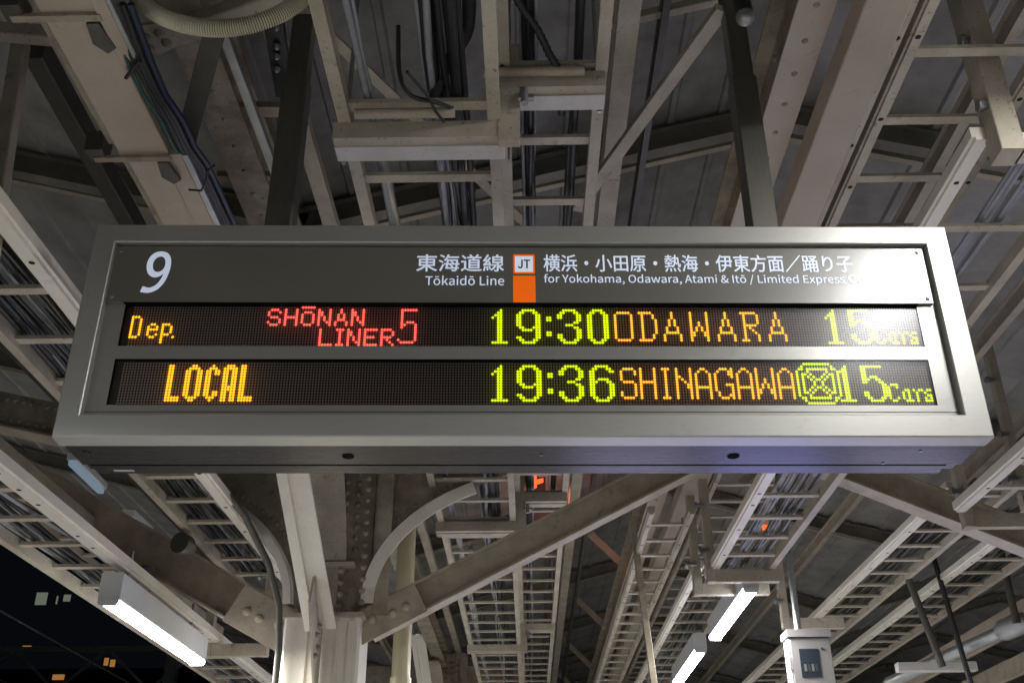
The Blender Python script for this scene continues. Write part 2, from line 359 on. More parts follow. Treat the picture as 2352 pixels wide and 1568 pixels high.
    mb.extr([(-.085, 0), (-.03, 0), (-.03, .012), (.03, .012), (.03, -.012), (.085, -.012), (.085, .002), (.042, .002), (.042, .07), (-.042, .07), (-.042, .014), (-.085, .014)], a + Vector((0, -.05, .17)), b); o = mb.obj('knee_brace', M['column'], c); o['label'] = 'cream brace rising toward the camera'
    mb = MB(org); a2 = Vector((CX - .01, CY - .20, 2.72))
    pts = [(CX - .005, CY - .17, 3.05), (CX - .005, CY - .17, 2.55), (CX - .005, CY - .24, 2.53), (CX - .005, CY - .56, 2.95), (CX - .005, CY - .50, 3.10)]
    mb.poly(pts + [(x + .012, y, z) for x, y, z in pts], [(0, 1, 2, 3, 4), (9, 8, 7, 6, 5)] + [(i, (i + 1) % 5, 5 + (i + 1) % 5, 5 + i) for i in range(5)]); mb.obj('brace_shoe', M['cream'], c)
    bb = MB(org)
    for i in range(4): bb.dome((CX + .007, CY - .30 - .05 * (i % 2), 2.86 - .055 * i + .02), (1, 0, 0), .017, .024, 6)
    bb.obj('shoe_bolt', M['old'], c)
    mb = MB(org); arc = []
    for i in range(13):
        t = i / 12; arc.append(Vector((CX + .00 - .07 * t, CY - .10 - .72 * (1 - math.cos(t * math.pi / 2)), 3.30 + .86 * math.sin(t * math.pi / 2))))
    mb.sweep(arc, [(-.10, -.007), (.10, -.007), (.10, .007), (-.10, .007)], side=(1, 0, 0))
    o = mb.obj('curved_bracket', M['cream'], c); o['label'] = 'wide curved plate bending toward the camera'
    return c
column_frame(CY, 'riveted cream canopy column with two brown arms, standing at the lower left')
column_frame(CY + 8.2, 'more distant canopy column with brown arms, mostly below the frame')

# ------------------------------------------------------------------ cable racks
def rack(xl, xr, z, y0, y1, label, first, pitch=.36, rail=.040, rh=.055, hat=None, mt='cream', rungw=.042, mtr='column'):
    r = empty('cable_rack', ((xl + xr) / 2, y0, z), label, 'cable rack', 'ladder shaped cable racks under the roof')
    for i, x in enumerate((xl, xr)):
        mb = MB(r.location)
        if hat and hat[i]:
            w = hat[i]; mb.extr(pHat(w, rh), (x, y0, z), (x, y1, z)); 
            yy = y0 + .25
            hb = MB(r.location)
            while yy < min(y1, 18):
                hb.disc((x, yy, z - .001), (0, 0, -1), .0105, 8, 1)
                yy += random.choice((.18, .42, .42, .5))
            o = mb.obj('rail', M[mtr], r); h = hb.obj('rail_hole', [M['hole'], M['hole']], o)
            h['kind'] = 'stuff'
        else:
            mb.bar((x, y0, z + rh / 2), (x, y1, z + rh / 2), rail, rh); o = mb.obj('rail', M[mt], r)
    w = xr - xl; mb = MB(); mb.bar((-w / 2 + rail / 2, 0, 0), (w / 2 - rail / 2, 0, 0), rungw, .015); me = mb.mesh('rung', M[mt])
    y = first
    while y < y1:
        if y > y0: link('rung', me, r, (0, y - y0, .03))
        y += pitch
    return r
rackA = rack(-.565, -.088, 3.77, 1.6, 30, 'lower left one of the two narrow central cable racks', 2.56, .377)
rackB = rack(-.057, .263, 3.97, 1.6, 30, 'higher right one of the two narrow central cable racks', 2.615 - .377 * 2, .377)
rackL4 = rack(-2.36, -1.985, 3.00, 1.9, 13, 'low cable rack over the left lamp with a perforated rail', 4.29 - .375 * 6, .375, hat=(0, .085))
rackL5 = rack(-1.91, -1.585, 3.40, 1.2, 6.9, 'cable rack full of dark cables seen left of the sign and below it', 3.04 - .36 * 4, .362, hat=(0, .075))
rackQ = rack(1.20, 1.555, 3.40, 4.45, 6.8, 'cable rack dropping behind the sign toward the first right lamp', 4.5, .365, hat=(.065, 0))
rackN = rack(1.60, 2.05, 3.90, 2.90, 4.4, 'cable rack with pale tubes close to the sign\'s upper right corner', 3.49, .465, hat=(.07, 0))
rackQ2 = rack(1.17, 1.50, 3.52, 6.95, 24, 'cable rack continuing above the two lit lamps at right', 7.2, .365, hat=(.06, 0))
rackV = rack(1.33, 1.80, 4.12, 2.2, 24, 'high cable rack next to the wide tan beam', 2.37, .36, hat=(.05, .05), mt='cream', mtr='cream')
rackV2 = rack(.80, 1.06, 3.72, 6.4, 24, 'slender rack left of the lamp hanger', 6.7, .36, hat=(.045, .045), mtr='cream')
rackP = rack(2.62, 3.00, 3.76, 6.1, 24, 'cable rack right of the breaker box with a perforated left rail', 6.3, .36, hat=(.085, 0))
rackS = rack(3.30, 3.70, 3.74, 6.3, 24, 'outermost right cable rack with a bright perforated rail', 6.6, .36, hat=(.085, 0))
rackD = rack(2.35, 2.80, 3.40, 1.7, 5.45, 'short cable rack ending right above the falling brown arm', 1.9, .36, hat=(.075, 0))
tag(rackV)
rackE = rack(-2.95, -2.62, 3.55, 1.5, 9, 'cable rack further out over the left platform edge', 1.9, .37)

def hanger_z(y, n, label):
    """stepped hanger that carries the two central racks"""
    h = empty('rack_hanger', (-.1, y, 3.7), label, 'rack hanger', 'stepped hangers of the central racks')
    def part(nm, f, mt='cream'):
        mb = MB(h.location); f(mb); mb.obj(nm, M[mt], h)
    part('lower_bar', lambda b: b.box(-.60, -.055, y - .035, y + .035, 3.700, 3.768, bv=.004), 'white' if n == 0 else 'cream')
    part('lower_flange', lambda b: b.box(-.60, -.055, y - .075, y - .037, 3.706, 3.77, bv=.003))
    part('step_post', lambda b: b.box(-.075, -.005, y - .078, y - .04, 3.69, 4.09, bv=.003))
    part('upper_bar', lambda b: b.box(-.075, .275, y - .035, y + .035, 3.90, 3.968, bv=.004), 'white' if n == 0 else 'cream')
    part('upper_flange', lambda b: b.box(-.003, .275, y - .075, y - .037, 3.906, 3.97, bv=.003))
    part('suspension_rod', lambda b: b.tube([(-.04, y + .06, 3.71), (-.04, y + .06, roofz(-.04))], .008, 6), 'galv')
    part('suspension_rod', lambda b: b.tube([(.262, y + .06, 3.91), (.262, y + .06, roofz(.25))], .008, 6), 'galv')
    part('suspension_rod', lambda b: b.tube([(-.585, y + .06, 3.71), (-.585, y + .06, roofz(-.58))], .008, 6), 'galv')
    def clamp(b):
        b.tube([(-.01, y - .085, 3.85), (.04, y - .085, 3.85)], .012, 8); b.tube([(.01, y - .095, 3.82), (.01, y - .095, 3.88)], .014, 6)
    part('clamp_bolt', clamp, 'galv')
for n, (y, l) in enumerate([(2.68, 'nearest stepped hanger, whitish and rust stained, above the sign'), (6.74, 'second stepped hanger, just below the sign'), (10.62, 'third stepped hanger, near the bottom edge of the photo'), (14.6, 'fourth stepped hanger, farthest of the row')]):
    hanger_z(y, n, l)
def hanger_u(x0, x1, y, zb, label, posts=(1, 1), name='rack_hanger', h=.08, w=.05, grp='trapeze hangers under the outer racks', bar='cream'):
    hh = empty(name, ((x0 + x1) / 2, y, zb), label, 'rack hanger', grp)
    mb = MB(hh.location); mb.box(x0, x1, y - w / 2, y + w / 2, zb - h, zb - .004, bv=.004); mb.obj('cross_bar', M[bar], hh)
    for s, x in ((posts[0], x0 - .03), (posts[1], x1 + .03)):
        if s:
            mb = MB(hh.location); mb.bar((x, y, zb - h), (x, y, roofz(x)), w * 1.1, w * 1.3, up=(0, 1, 0), bv=.003)
            mb.obj('post', M['cream'], hh)
            for z in (zb + .12, zb + .42, zb + .8):
                bb = MB(hh.location); bb.tube([(x - .075, y - .03, z), (x - .055, y - .03, z), (x - .055, y - .03, z), (x + .0, y - .03, z)], [.024, .024, .015, .015], 6); bb.obj('clamp_bolt', M['galv'], hh)
HQ = PZ(2325, 318, 3.88)
hanger_u(HQ.x, HQ.x + .7, HQ.y, 3.88, 'cream hanger at the upper right corner with a sloping bolted post', (1, 0), w=.075, bar='white')
hanger_u(1.20, 1.60, 6.56, 3.40, 'cream hanger with two long posts just above the first right lamp', (1, 0))
hanger_u(1.16, 1.60, 6.88, 3.40, 'twin hanger right above the housing of the first right lamp', (1, 0))
hanger_u(2.42, 2.95, 5.48, 3.40, 'hanger carrying the short rack over the falling arm', (1, 0))
hanger_u(3.12, 3.75, 6.22, 3.74, 'hanger at the near end of the outermost right rack', (1, 0))
hanger_u(-1.93, -1.50, 6.93, 3.40, 'hanger at the far end of the cable filled left rack', (1, 0))
hanger_u(-2.0, -1.70, 6.72, 3.00, 'low hanger at the end of the left lamp', (1, 1))
hanger_u(1.96, 2.36, 7.9, 3.40, 'hanger right of the grey breaker box', (1, 0))

# ------------------------------------------------------------------ cables, ducts, conduits
def cables(name, x0, x1, z, y0, y1, n, label, mats=('black',), r=(.006, .012), wob=.02, zj=.02):
    mb = MB(((x0 + x1) / 2, y0, z)); used = [M[q] for q in mats]
    for i in range(n):
        x = random.uniform(x0, x1); zz = z + random.uniform(0, zj) ; ph = random.uniform(0, 6); rr = random.uniform(*r); pts = []
        k = int((y1 - y0) / .35) + 2
        for j in range(k):
            y = y0 + (y1 - y0) * j / (k - 1)
            pts.append((min(max(x + wob * math.sin(y * 1.3 + ph) + random.uniform(-.006, .006), x0), x1), y, zz + .012 * math.sin(y * 2.7 + ph)))
        mb.tube(pts, rr, 6, random.randrange(len(used)))
    o = mb.obj(name, used); o.location = ((x0 + x1) / 2, y0, z); return tag(o, label, 'cable bundle')
cables('cable_bundle', -.30, -.18, 3.835, 1.7, 26, 13, 'black and grey cable bundle lying on the left central rack', ('black', 'black', 'cablegrey'), wob=.02, zj=.05)
cables('cable_bundle', -.50, -.42, 3.835, 1.7, 26, 4, 'few pale cables at the left side of the left central rack', ('cablegrey', 'cream'), wob=.01)
cables('cable_bundle', -.02, .05, 4.035, 1.7, 22, 8, 'black cable bundle on the right central rack', ('black', 'black', 'cablegrey'), wob=.01, zj=.03)
cables('cable_bundle', .17, .20, 4.035, 1.7, 22, 3, 'thick spiral wrapped black cable on the right central rack', ('black',), r=(.012, .016), wob=.006)
cables('cable_bundle', -1.89, -1.62, 3.46, 1.5, 6.8, 26, 'mass of dark cables filling the left rack with the perforated rail', ('black', 'black', 'dark', 'cablegrey'), zj=.06)
cables('cable_bundle', -2.33, -2.05, 3.06, 2, 9, 12, 'dark cables lying on the low left rack', ('black', 'dark', 'cablegrey'))
cables('cable_bundle', 1.80, 1.92, 3.97, 3.0, 4.4, 5, 'five pale grey tubes on the rack behind the sign\'s right end', ('cablegrey',), r=(.010, .012), wob=.0, zj=.004)
cables('cable_bundle', 1.30, 1.50, 3.46, 4.5, 6.7, 12, 'grey and dark cables on the rack above the first right lamp', ('dark', 'cablegrey', 'black'), wob=.01)
cables('cable_bundle', 2.66, 2.96, 3.82, 6.2, 20, 16, 'dark cables on the rack right of the breaker box', ('black', 'dark', 'dark'), zj=.04)
cables('cable_bundle', 3.34, 3.66, 3.80, 6.4, 20, 16, 'dark cables on the outermost right rack', ('black', 'dark', 'dark'), zj=.04)
cables('cable_bundle', 1.22, 1.45, 3.58, 7, 20, 12, 'dark cables on the rack above the two lit lamps', ('black', 'dark', 'cablegrey'), zj=.04)

# raceway (lighting duct) at the upper left
d = empty('cable_raceway', (-1.27, .8, 3.8), 'broad tan cable raceway running diagonally across the upper left', 'cable duct')
for y0, y1, dz in ((.8, 2.79, 0), (2.81, 4.6, .025)):
    mb = MB(d.location); mb.box(-1.355, -1.19, y0, y1, 3.80 + dz, 3.86 + dz, bv=.003); mb.obj('raceway_cover', M['duct'], d)
    mb = MB(d.location); mb.box(-1.40, -1.358, y0, y1, 3.845 + dz, 3.88 + dz); mb.obj('side_lip', M['old'], d)
    mb = MB(d.location); mb.box(-1.188, -1.135, (y1 - .45 if dz == 0 else y0 + .02) if dz == 0 else y0 + .06, y1, 3.805 + dz, 3.84 + dz, bv=.002)
mb = MB(d.location); mb.box(-1.195, -1.150, .8, 2.36, 3.79, 3.85, bv=.003); mb.obj('cable_cover', M['duct'], d)
mb = MB(d.location); mb.box(-1.149, -1.135, .8, 2.36, 3.785, 3.86, bv=.002); mb.obj('cover_edge', M['galv'], d)
mb = MB(d.location); mb.box(-1.222, -1.150, 2.80, 4.6, 3.805, 3.86, bv=.003); mb.obj('cable_cover', M['duct'], d)
mb = MB(d.location); mb.box(-1.149, -1.128, 2.80, 4.6, 3.80, 3.87, bv=.002); mb.obj('cover_edge', M['galv'], d)
for y in (2.16, 2.80):
    mb = MB(d.location); mb.box(-1.44, -1.185, y - .012, y + .012, 3.785, 3.797); mb.obj('joint_strap', M['old'], d)
    mb = MB(d.location); mb.box(-1.46, -1.40, y - .05, y + .02, 3.79, 3.87, bv=.004); mb.obj('joint_lug', M['dark'], d)
    mb = MB(d.location); mb.poly([(-1.235, y + .02, 3.797), (-1.20, y + .02, 3.797), (-1.185, y + .12, 3.797), (-1.215, y + .14, 3.797), (-1.245, y + .10, 3.797), (-1.235, y + .02, 3.785), (-1.20, y + .02, 3.785), (-1.185, y + .12, 3.785), (-1.215, y + .14, 3.785), (-1.245, y + .10, 3.785)], [(0, 1, 2, 3, 4), (9, 8, 7, 6, 5)] + [(i, (i + 1) % 5, 5 + (i + 1) % 5, 5 + i) for i in range(5)]); mb.obj('clip', M['dark'], d)
mb = MB((-1.16, 2.3, 3.78))
for i, q in enumerate(((-1.155, .011), (-1.14, .012), (-1.128, .011), (-1.176, .007), (-1.105, .010))):
    x, r = q; mb.tube([(x, 2.15, 3.83), (x + .005, 2.34, 3.79), (x + .018, 2.45, 3.775 - .004 * i), (x + .022, 2.6, 3.785), (x + .016, 2.76, 3.80), (x + .012, 2.9, 3.84), (x + .012, 4.5, 3.85 + .004 * i)], r, 7, 0 if i < 3 else i - 2)
o = mb.obj('cable_bundle', [M['black'], M['green'], M['blue']]); o.location = (-1.16, 2.3, 3.78); tag(o, 'black, green and blue cables hanging along the edge of the tan raceway', 'cable bundle')
def tie(pts, lab, r=.004):
    mb = MB(pts[0]); mb.tube(pts, r, 6); o = mb.obj('cable_tie', M['black']); o.location = pts[0]; tag(o, lab, 'cable tie', 'black cable ties')
tie([PZ(u, v, 3.765) for u, v in ((289, 180), (300, 165), (312, 150), (322, 140))], 'black cable tie with loose tails on the raceway cables', .006)
tie([PZ(u, v, 3.755) for u, v in ((433, 436), (462, 438), (472, 420), (478, 392), (492, 380))], 'bent black cable tie hooked round the silver raceway edge')

# flexible conduit loop at the top
pts = []
P0 = [(290, -40), (322, 0), (368, 36), (430, 58), (500, 66), (570, 58), (640, 34), (690, 0), (722, -34)]
P0 = [PY(u, v, 2.25) for u, v in P0]
def cr(a, b, c, d, t): return .5 * ((2 * b) + (c - a) * t + (2 * a - 5 * b + 4 * c - d) * t * t + (3 * b - a - 3 * c + d) * t ** 3)
path = []
for i in range(len(P0) - 1):
    a, b, c_, d_ = P0[max(i - 1, 0)], P0[i], P0[i + 1], P0[min(i + 2, len(P0) - 1)]
    for j in range(26): path.append(cr(a, b, c_, d_, j / 26))
rp = []; rr_ = []
for i in range(len(path) - 1):
    for t in (0, .5): rp.append(path[i].lerp(path[i + 1], t)); rr_.append((.0265, .0265, .0215, .0215)[len(rr_) % 4])
mb = MB(path[0]); mb.tube(rp, rr_, 16)
for q in range(len(rp) - 1):
    if q % 4 in (2,):
        for k in range(16): mb.m[q * 16 + k] = 1
M['groove'] = mat('conduit_groove', (.06, .05, .035), .7)
o = mb.obj('flexible_conduit', [M['conduit'], M['groove']]); o.location = path[0]; tag(o, 'ribbed beige flexible conduit hanging in a loop at the top left', 'conduit')

# ------------------------------------------------------------------ misc steelwork in the upper half
def member(name, pts, w, h, mt, label, cat, up=(0, 0, 1), prof=None, grp=None):
    p0, p1 = Vector(pts[0]), Vector(pts[1]); mb = MB(p0)
    if prof: mb.extr(prof, p0, p1, up)
    else: mb.bar(p0, p1, w, h, up, bv=min(w, h) * .08)
    o = mb.obj(name, M[mt]); o.location = p0; return tag(o, label, cat, grp)
member('diagonal_brace', (PZ(1660, 20, 4.55), PZ(1325, 480, 4.55)), .058, .03, 'cream', 'long flat tan diagonal brace right of the central racks', 'brace')
member('diagonal_brace', (PZ(640, -30, 4.5), PZ(1235, 540, 4.5)), .05, .012, 'cream', 'flat diagonal brace passing behind the central racks', 'brace')
member('diagonal_brace', (PZ(1400, 55, 4.9), PZ(1700, -12, 4.9)), .04, .04, 'cream', 'short tan strut at the top right of the central racks', 'brace')
member('diagonal_brace', (PZ(497, 60, 4.0), PZ(424, 335, 3.86)), .066, .012, 'dark', 'dark flat strut beside the raceway cables', 'brace')
member('cross_beam', (PY(-60, 68, 2.6), PY(150, 86, 2.6)), .05, .055, 'cream', 'short tan cross beam at the top left corner', 'beam')
member('vertical_strut', (PY(48, 100, 2.7), PY(-30, 620, 2.7)), .05, .05, 'cream', 'narrow tan strut at the left edge of the photo', 'strut', up=(0, 1, 0))
member('cross_beam', (PZ(80, 110, 4.25), PZ(330, 560, 4.25)), .07, .10, 'dark', 'dark channel running beside the tan raceway', 'beam')
member('light_track', (PZ(508, 60, 4.15), PZ(632, 395, 4.15)), .035, .03, 'galv', 'narrow shiny metal track left of the sign\'s left post', 'track')
member('cross_beam', (PZ(480, 250, 4.3), PZ(660, 252, 4.3)), .06, .03, 'taupe', 'thin brown cross piece left of the sign post', 'beam')
member('cross_beam', (PZ(500, 405, 4.3), PZ(640, 405, 4.3)), .04, .03, 'taupe', 'second thin brown cross piece lower down left of the sign post', 'beam')
def cab(name, pix, r, label, mt='black', n=8, spiral=False):
    P = [PZ(*q) for q in pix]; out = []
    for i in range(len(P) - 1):
        a, b, c_, d_ = P[max(i - 1, 0)], P[i], P[i + 1], P[min(i + 2, len(P) - 1)]
        for j in range(12): out.append(cr(a, b, c_, d_, j / 12))
    out.append(P[-1]); mb = MB(out[0]); rad = [r * (1 + (.22 if k % 3 == 0 else 0)) for k in range(len(out))] if spiral else r
    mb.tube(out, rad, n); o = mb.obj(name, M[mt]); o.location = out[0]; return tag(o, label, 'cable')
cab('hanging_cable', [(1078, -20, 4.0), (1074, 60, 3.98), (1052, 110, 3.95), (1020, 160, 3.9), (1000, 230, 3.82)], .022, 'thick black cable curving down between the two central racks')
cab('hanging_cable', [(1170, -30, 4.02), (1200, 20, 4.02), (1235, 70, 4.0), (1262, 125, 3.98), (1282, 165, 3.96), (1290, 260, 3.96)], .012, 'spiral wrapped black cable slanting across the right central rack', spiral=True)
cab('hanging_cable', [(1110, -10, 4.02), (1130, 45, 4.02), (1150, 90, 4.0), (1155, 170, 3.97)], .011, 'black cable dropping beside the step of the nearest hanger')
cab('hanging_cable', [(915, 60, 3.9), (918, 170, 3.75), (945, 220, 3.69), (1000, 235, 3.72), (1040, 250, 3.75)], .007, 'thin black cable tangle under the left central rack')
cab('hanging_cable', [(935, 165, 3.69), (965, 200, 3.69), (985, 225, 3.70), (1000, 255, 3.70), (1020, 280, 3.70)], .005, 'thin black loop round the rung of the left central rack')
for (u0, u1, v, z, lab) in ((815, 1045, 262, 3.74, 'round brown cross pipe above the lower bar of the nearest hanger'), (1110, 1342, 166, 3.95, 'round brown cross pipe above the upper bar of the nearest hanger')):
    a, b = PZ(u0, v, z), PZ(u1, v, z); b.y = a.y; mb = MB(a); mb.tube([a, b], .017, 10); o = mb.obj('cross_pipe', M['taupe']); o.location = a; tag(o, lab, 'pipe')
member('vertical_strut', (PY(1452, 1195, 7.3), PY(1502, 1570, 7.3)), .045, .045, 'old', 'narrow brown strut standing left of the two lit lamps at the right', 'strut', up=(0, 1, 0))
# riveted gusset plate
g = empty('gusset_assembly', PZ(365, 90, 4.15), 'pale gusset plate with four round rivets under the flexible conduit', 'gusset plate')
mb = MB(g.location); c4 = [PZ(u, v, 4.15) for u, v in ((310, 62), (395, 50), (418, 100), (335, 145))]; mb.poly(c4 + [p + Vector((0, 0, .012)) for p in c4], [(0, 1, 2, 3), (7, 6, 5, 4), (0, 1, 5, 4), (1, 2, 6, 5), (2, 3, 7, 6), (3, 0, 4, 7)]); mb.obj('plate', M['cream'], g)
for u, v in ((333, 84), (367, 76), (345, 112), (383, 98)):
    mb = MB(g.location); mb.dome(PZ(u, v, 4.15), (0, 0, -1), .019, .016, 10); mb.obj('rivet', M['old'], g)
member('diagonal_brace', (PZ(380, 85, 4.19), PZ(730, -40, 4.19)), .07, .06, 'cream', 'tan diagonal member rising right from the riveted gusset plate', 'brace')

# emergency lamps cluster (dark socket strip) and glass insulator at the top
g = empty('socket_strip', PZ(632, 60, 4.4), 'dark strip with a row of bare lamp sockets left of the sign post', 'socket strip')
mb = MB(g.location); mb.bar(PZ(618, -20, 4.42), PZ(655, 215, 4.42), .07, .04); mb.obj('strip_body', M['black'], g)
for v in (62, 105, 128, 158):
    mb = MB(g.location); mb.dome(PZ(636, v, 4.39), (0, 0, -1), .014, .02, 8); mb.obj('socket', M['galv'], g)
g = empty('bulkhead_lamp', PZ(1712, 30, 4.0), 'small unlit glass bulkhead lamp on the right sign post\'s top', 'lamp')
mb = MB(g.location); mb.dome(PZ(1712, 40, 4.0), (-.1, -.6, -.8), .030, .035, 14); mb.obj('glass', M['galv'], g)
mb = MB(g.location); q = PZ(1712, 40, 4.0); mb.tube([q, q + Vector((0, .02, .10))], .028, 12); mb.obj('socket', M['black'], g)

# ------------------------------------------------------------------ lamps
def lamp(x, y0, y1, z, label, power=1, housing_h=.13, w=.105, vis=True, off=0):
    l = empty('fluorescent_lamp', (x, y0, z), label, 'fluorescent lamp', 'fluorescent lamps under the canopy')
    mb = MB(l.location); mb.bar((x, y0, z + .02 + housing_h / 2), (x, y1, z + .02 + housing_h / 2), w, housing_h, bv=.004); mb.obj('housing', M['housing'], l)
    mb = MB(l.location); a = w * .46
    mb.extr([(-a, .02), (-a * .86, .004), (-a * .5, -.006), (a * .5, -.006), (a * .86, .004), (a, .02)], (x, y0 + .012, z), (x, y1 - .012, z)); mb.obj('diffuser', M['tube'], l)
    for e in (y0 - .006, y1 - .004):
        mb = MB(l.location); mb.extr([(-a, .022), (-a, .004), (-a * .8, -.008), (a * .8, -.008), (a, .004), (a, .022)], (x, e, z), (x, e + .010, z)); mb.obj('end_cap', M['housing'], l)
    for e in (y0 + .2, y1 - .2):
        mb = MB(l.location); mb.tube([(x, e, z + .02 + housing_h), (x, e, z + .02 + housing_h + .16)], .008, 6); mb.obj('stem', M['galv'], l)
    L = bpy.data.lights.new('lamp_light', 'AREA'); L.shape = 'RECTANGLE'; L.size = w * .9; L.size_y = y1 - y0 - .05; L.energy = LAMP_W * power; L.color = (1, .985, .94)
    o = bpy.data.objects.new('lamp_light', L); COL.objects.link(o); o.parent = l; o.location = (0, (y1 - y0) / 2, -.012); L.spread = math.pi
    return l
lamp(-1.965, 4.86, 6.33, 2.80, 'lit fluorescent lamp in a white housing at the lower left', 2.4)
lamp(1.425, 6.62, 8.06, 3.28, 'lit fluorescent lamp at the lower right, nearer of the two')
lamp(1.38, 8.52, 9.95, 3.28, 'lit fluorescent lamp at the lower right, cut by the bottom edge')
lamp(1.80, 1.0, 2.20, 4.05, 'lit fluorescent lamp above the camera whose glare shows on the sign', .8)
for k, (x, y, z) in enumerate([(-1.965, .6, 2.8), (-1.965, -3.0, 2.8), (1.42, -2.6, 3.28), (-1.965, 9.2, 2.8), (-1.965, 13.2, 2.8), (1.36, 12.4, 3.28), (1.36, 16.4, 3.28), (4.1, 1.2, 3.0), (4.1, 6.0, 3.0), (4.1, 11, 3.0)]):
    lamp(x, y, y + 1.44, z, 'lit lamp outside the picture, %s of the further lamps' % ordn[k], .9)

# ------------------------------------------------------------------ the departure sign
S0 = Vector((.0017, 2.7647, 2.75)); RZ = .0276
sign = empty('departure_sign', S0, 'wide grey train departure board hanging from two posts, header panel over two LED rows', 'departure board', rz=RZ)
SW, SH, SD = 1.351, .7257, .30
def sp_(name, mb, mt, parent=sign, label=None, kind=None):
    o = mb.obj(name, mt, parent); return tag(o, label, kind=kind)
def sbox(name, x0, x1, y0, y1, z0, z1, mt, bv=.0, parent=sign, label=None):
    mb = MB(); mb.box(x0, x1, y0, y1, z0, z1, bv=bv); return sp_(name, mb, M[mt] if isinstance(mt, str) else mt, parent, label)
IX0, IX1, IZ0, IZ1 = -1.2838, 1.2785, .0697, .660
# front frame: four mitred members with a rounded outer edge
mb = MB()
def ring(o, y): return [(o[0], y, o[2]), (o[1], y, o[2]), (o[1], y, o[3]), (o[0], y, o[3])]
out = (-SW, SW, 0, SH); inn = (IX0, IX1, IZ0, IZ1); e = .004
rs = [ring((-SW, SW, 0, SH), .07), ring((-SW, SW, 0, SH), e), ring((-SW + e, SW - e, e, SH - e), 0), ring((IX0 - .003, IX1 + .003, IZ0 - .003, IZ1 + .003), 0), ring((IX0, IX1, IZ0, IZ1), .003), ring((IX0, IX1, IZ0, IZ1), .06)]
v = [p for r in rs for p in r]
fs = [(a * 4 + k, a * 4 + (k + 1) % 4, a * 4 + 4 + (k + 1) % 4, a * 4 + 4 + k) for a in range(5) for k in range(4)]
mb.poly(v, fs); sp_('front_frame', mb, M['frame'])
# cabinet behind
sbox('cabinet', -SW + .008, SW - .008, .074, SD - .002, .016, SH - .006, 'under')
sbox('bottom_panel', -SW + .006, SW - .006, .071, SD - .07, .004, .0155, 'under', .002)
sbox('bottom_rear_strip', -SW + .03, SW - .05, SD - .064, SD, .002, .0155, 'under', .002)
for s in (-.528, .628):
    mb = MB(); mb.tube([(s, .160, .0035), (s, .160, .0095)], .021, 20); mb.tube([(s, .160, .0015), (s, .160, .0039)], [.018, .018], 20, 1); sp_('drain_hole', mb, [M['under'], M['recess']])
sbox('inspection_sticker', -1.262, -1.200, SD - .035, SD - .020, .0005, .0018, 'paper')
for s, y in ((1.18, .12), (1.10, .22), (.05, .15)):
    mb = MB(); mb.tube([(s, y, .002), (s, y, .0045)], .005, 8); sp_('panel_screw', mb, M['screw'])
# recessed display surround with two openings, header panel
W1 = (-1.2246, 1.2180, .3070, .4535); W2 = (-1.2246, 1.2190, .1123, .2630)
ys = .030
xs = [IX0, W1[0], W1[1], IX1]
mb = MB()
for x0, x1, z0, z1 in ((IX0, IX1, IZ0, W2[2]), (IX0, W2[0], W2[2], W2[3]), (W2[1], IX1, W2[2], W2[3]), (IX0, IX1, W2[3], W1[2]), (IX0, W1[0], W1[2], W1[3]), (W1[1], IX1, W1[2], W1[3]), (IX0, IX1, W1[3], IZ1)):
    mb.poly([(x0, ys, z0), (x1, ys, z0), (x1, ys, z1), (x0, ys, z1)], [(0, 1, 2, 3)])
sp_('display_surround', mb, M['surround'])
mb = MB()
mb.bar((IX0, ys - .0005, .0905), (IX1, ys - .0005, .0905), .001, .0012); sp_('surround_seam', mb, M['recess'])
for w in (W1, W2):
    mb = MB(); x0, x1, z0, z1 = w
    mb.poly([(x0, ys, z0), (x1, ys, z0), (x1, ys, z1), (x0, ys, z1), (x0, .052, z0), (x1, .052, z0), (x1, .052, z1), (x0, .052, z1)], [(0, 1, 5, 4), (1, 2, 6, 5), (2, 3, 7, 6), (3, 0, 4, 7)]); sp_('window_reveal', mb, M['recess'])
hd = sbox('header_panel', IX0 + .001, 1.2680, .018, .029, .4525, IZ1 - .006, 'header', .0015)
for s, t in ((-1.268, .637), (-1.268, .470), (1.250, .637), (1.252, .468)):
    mb = MB(); mb.dome((s, .018, t), (0, -1, 0), .0065, .004, 12); sp_('screw', mb, M['screw'], hd)

sbox('antiglare_strip', W1[0] - .004, W1[1] + .004, .0183, .0335, .4503, .4524, 'recess')  # matte black strip added to stop LED reflections in the header's lower edge
# LED boards
PITCHZ = .00866; ROW = {1: .3195, 2: .1262}
def ledx(n): return -1.2 + .00868 * n - 9.56e-7 * n * n
YL = .047
def led_disc(mb, n, r, row, rad=.0036, y=YL, k=6):
    x = ledx(n); z = ROW[row] + r * PITCHZ
    mb.poly([(x + rad * math.cos(2 * math.pi * i / k + .5), y, z + rad * math.sin(2 * math.pi * i / k + .5)) for i in range(k)] + [(x, y - rad * .55, z)], [(i, (i + 1) % k, k) for i in range(k)], 0, True)
lit = {1: set(), 2: set()}
def glyph(rows, n0, top, row, mb):
    for i, s in enumerate(rows):
        for j, ch in enumerate(s):
            if ch == '#' and (n0 + j, top - i) not in lit[row]:
                lit[row].add((n0 + j, top - i)); led_disc(mb, n0 + j, top - i, row, .0044, YL - .0012, 8)
G = {}
G['S7'] = ' ### /#   #/#    / ### /    #/#   #/ ### '
G['H7'] = '#   #/#   #/#   #/#####/#   #/#   #/#   #'
G['Ō7'] = '#####/     / ### /#   #/#   #/#   #/#   #/ ### '
G['N7'] = '#   #/##  #/##  #/# # #/# # #/#  ##/#   #'
G['A7'] = '  #  /  #  / # # / # # / ### /#   #/#   #'
G['L7'] = '#    /#    /#    /#    /#    /#    /#####'
G['I7'] = '###/ # / # / # / # / # /###'
G['E7'] = '#####/#    /#    /#### /#    /#    /#####'
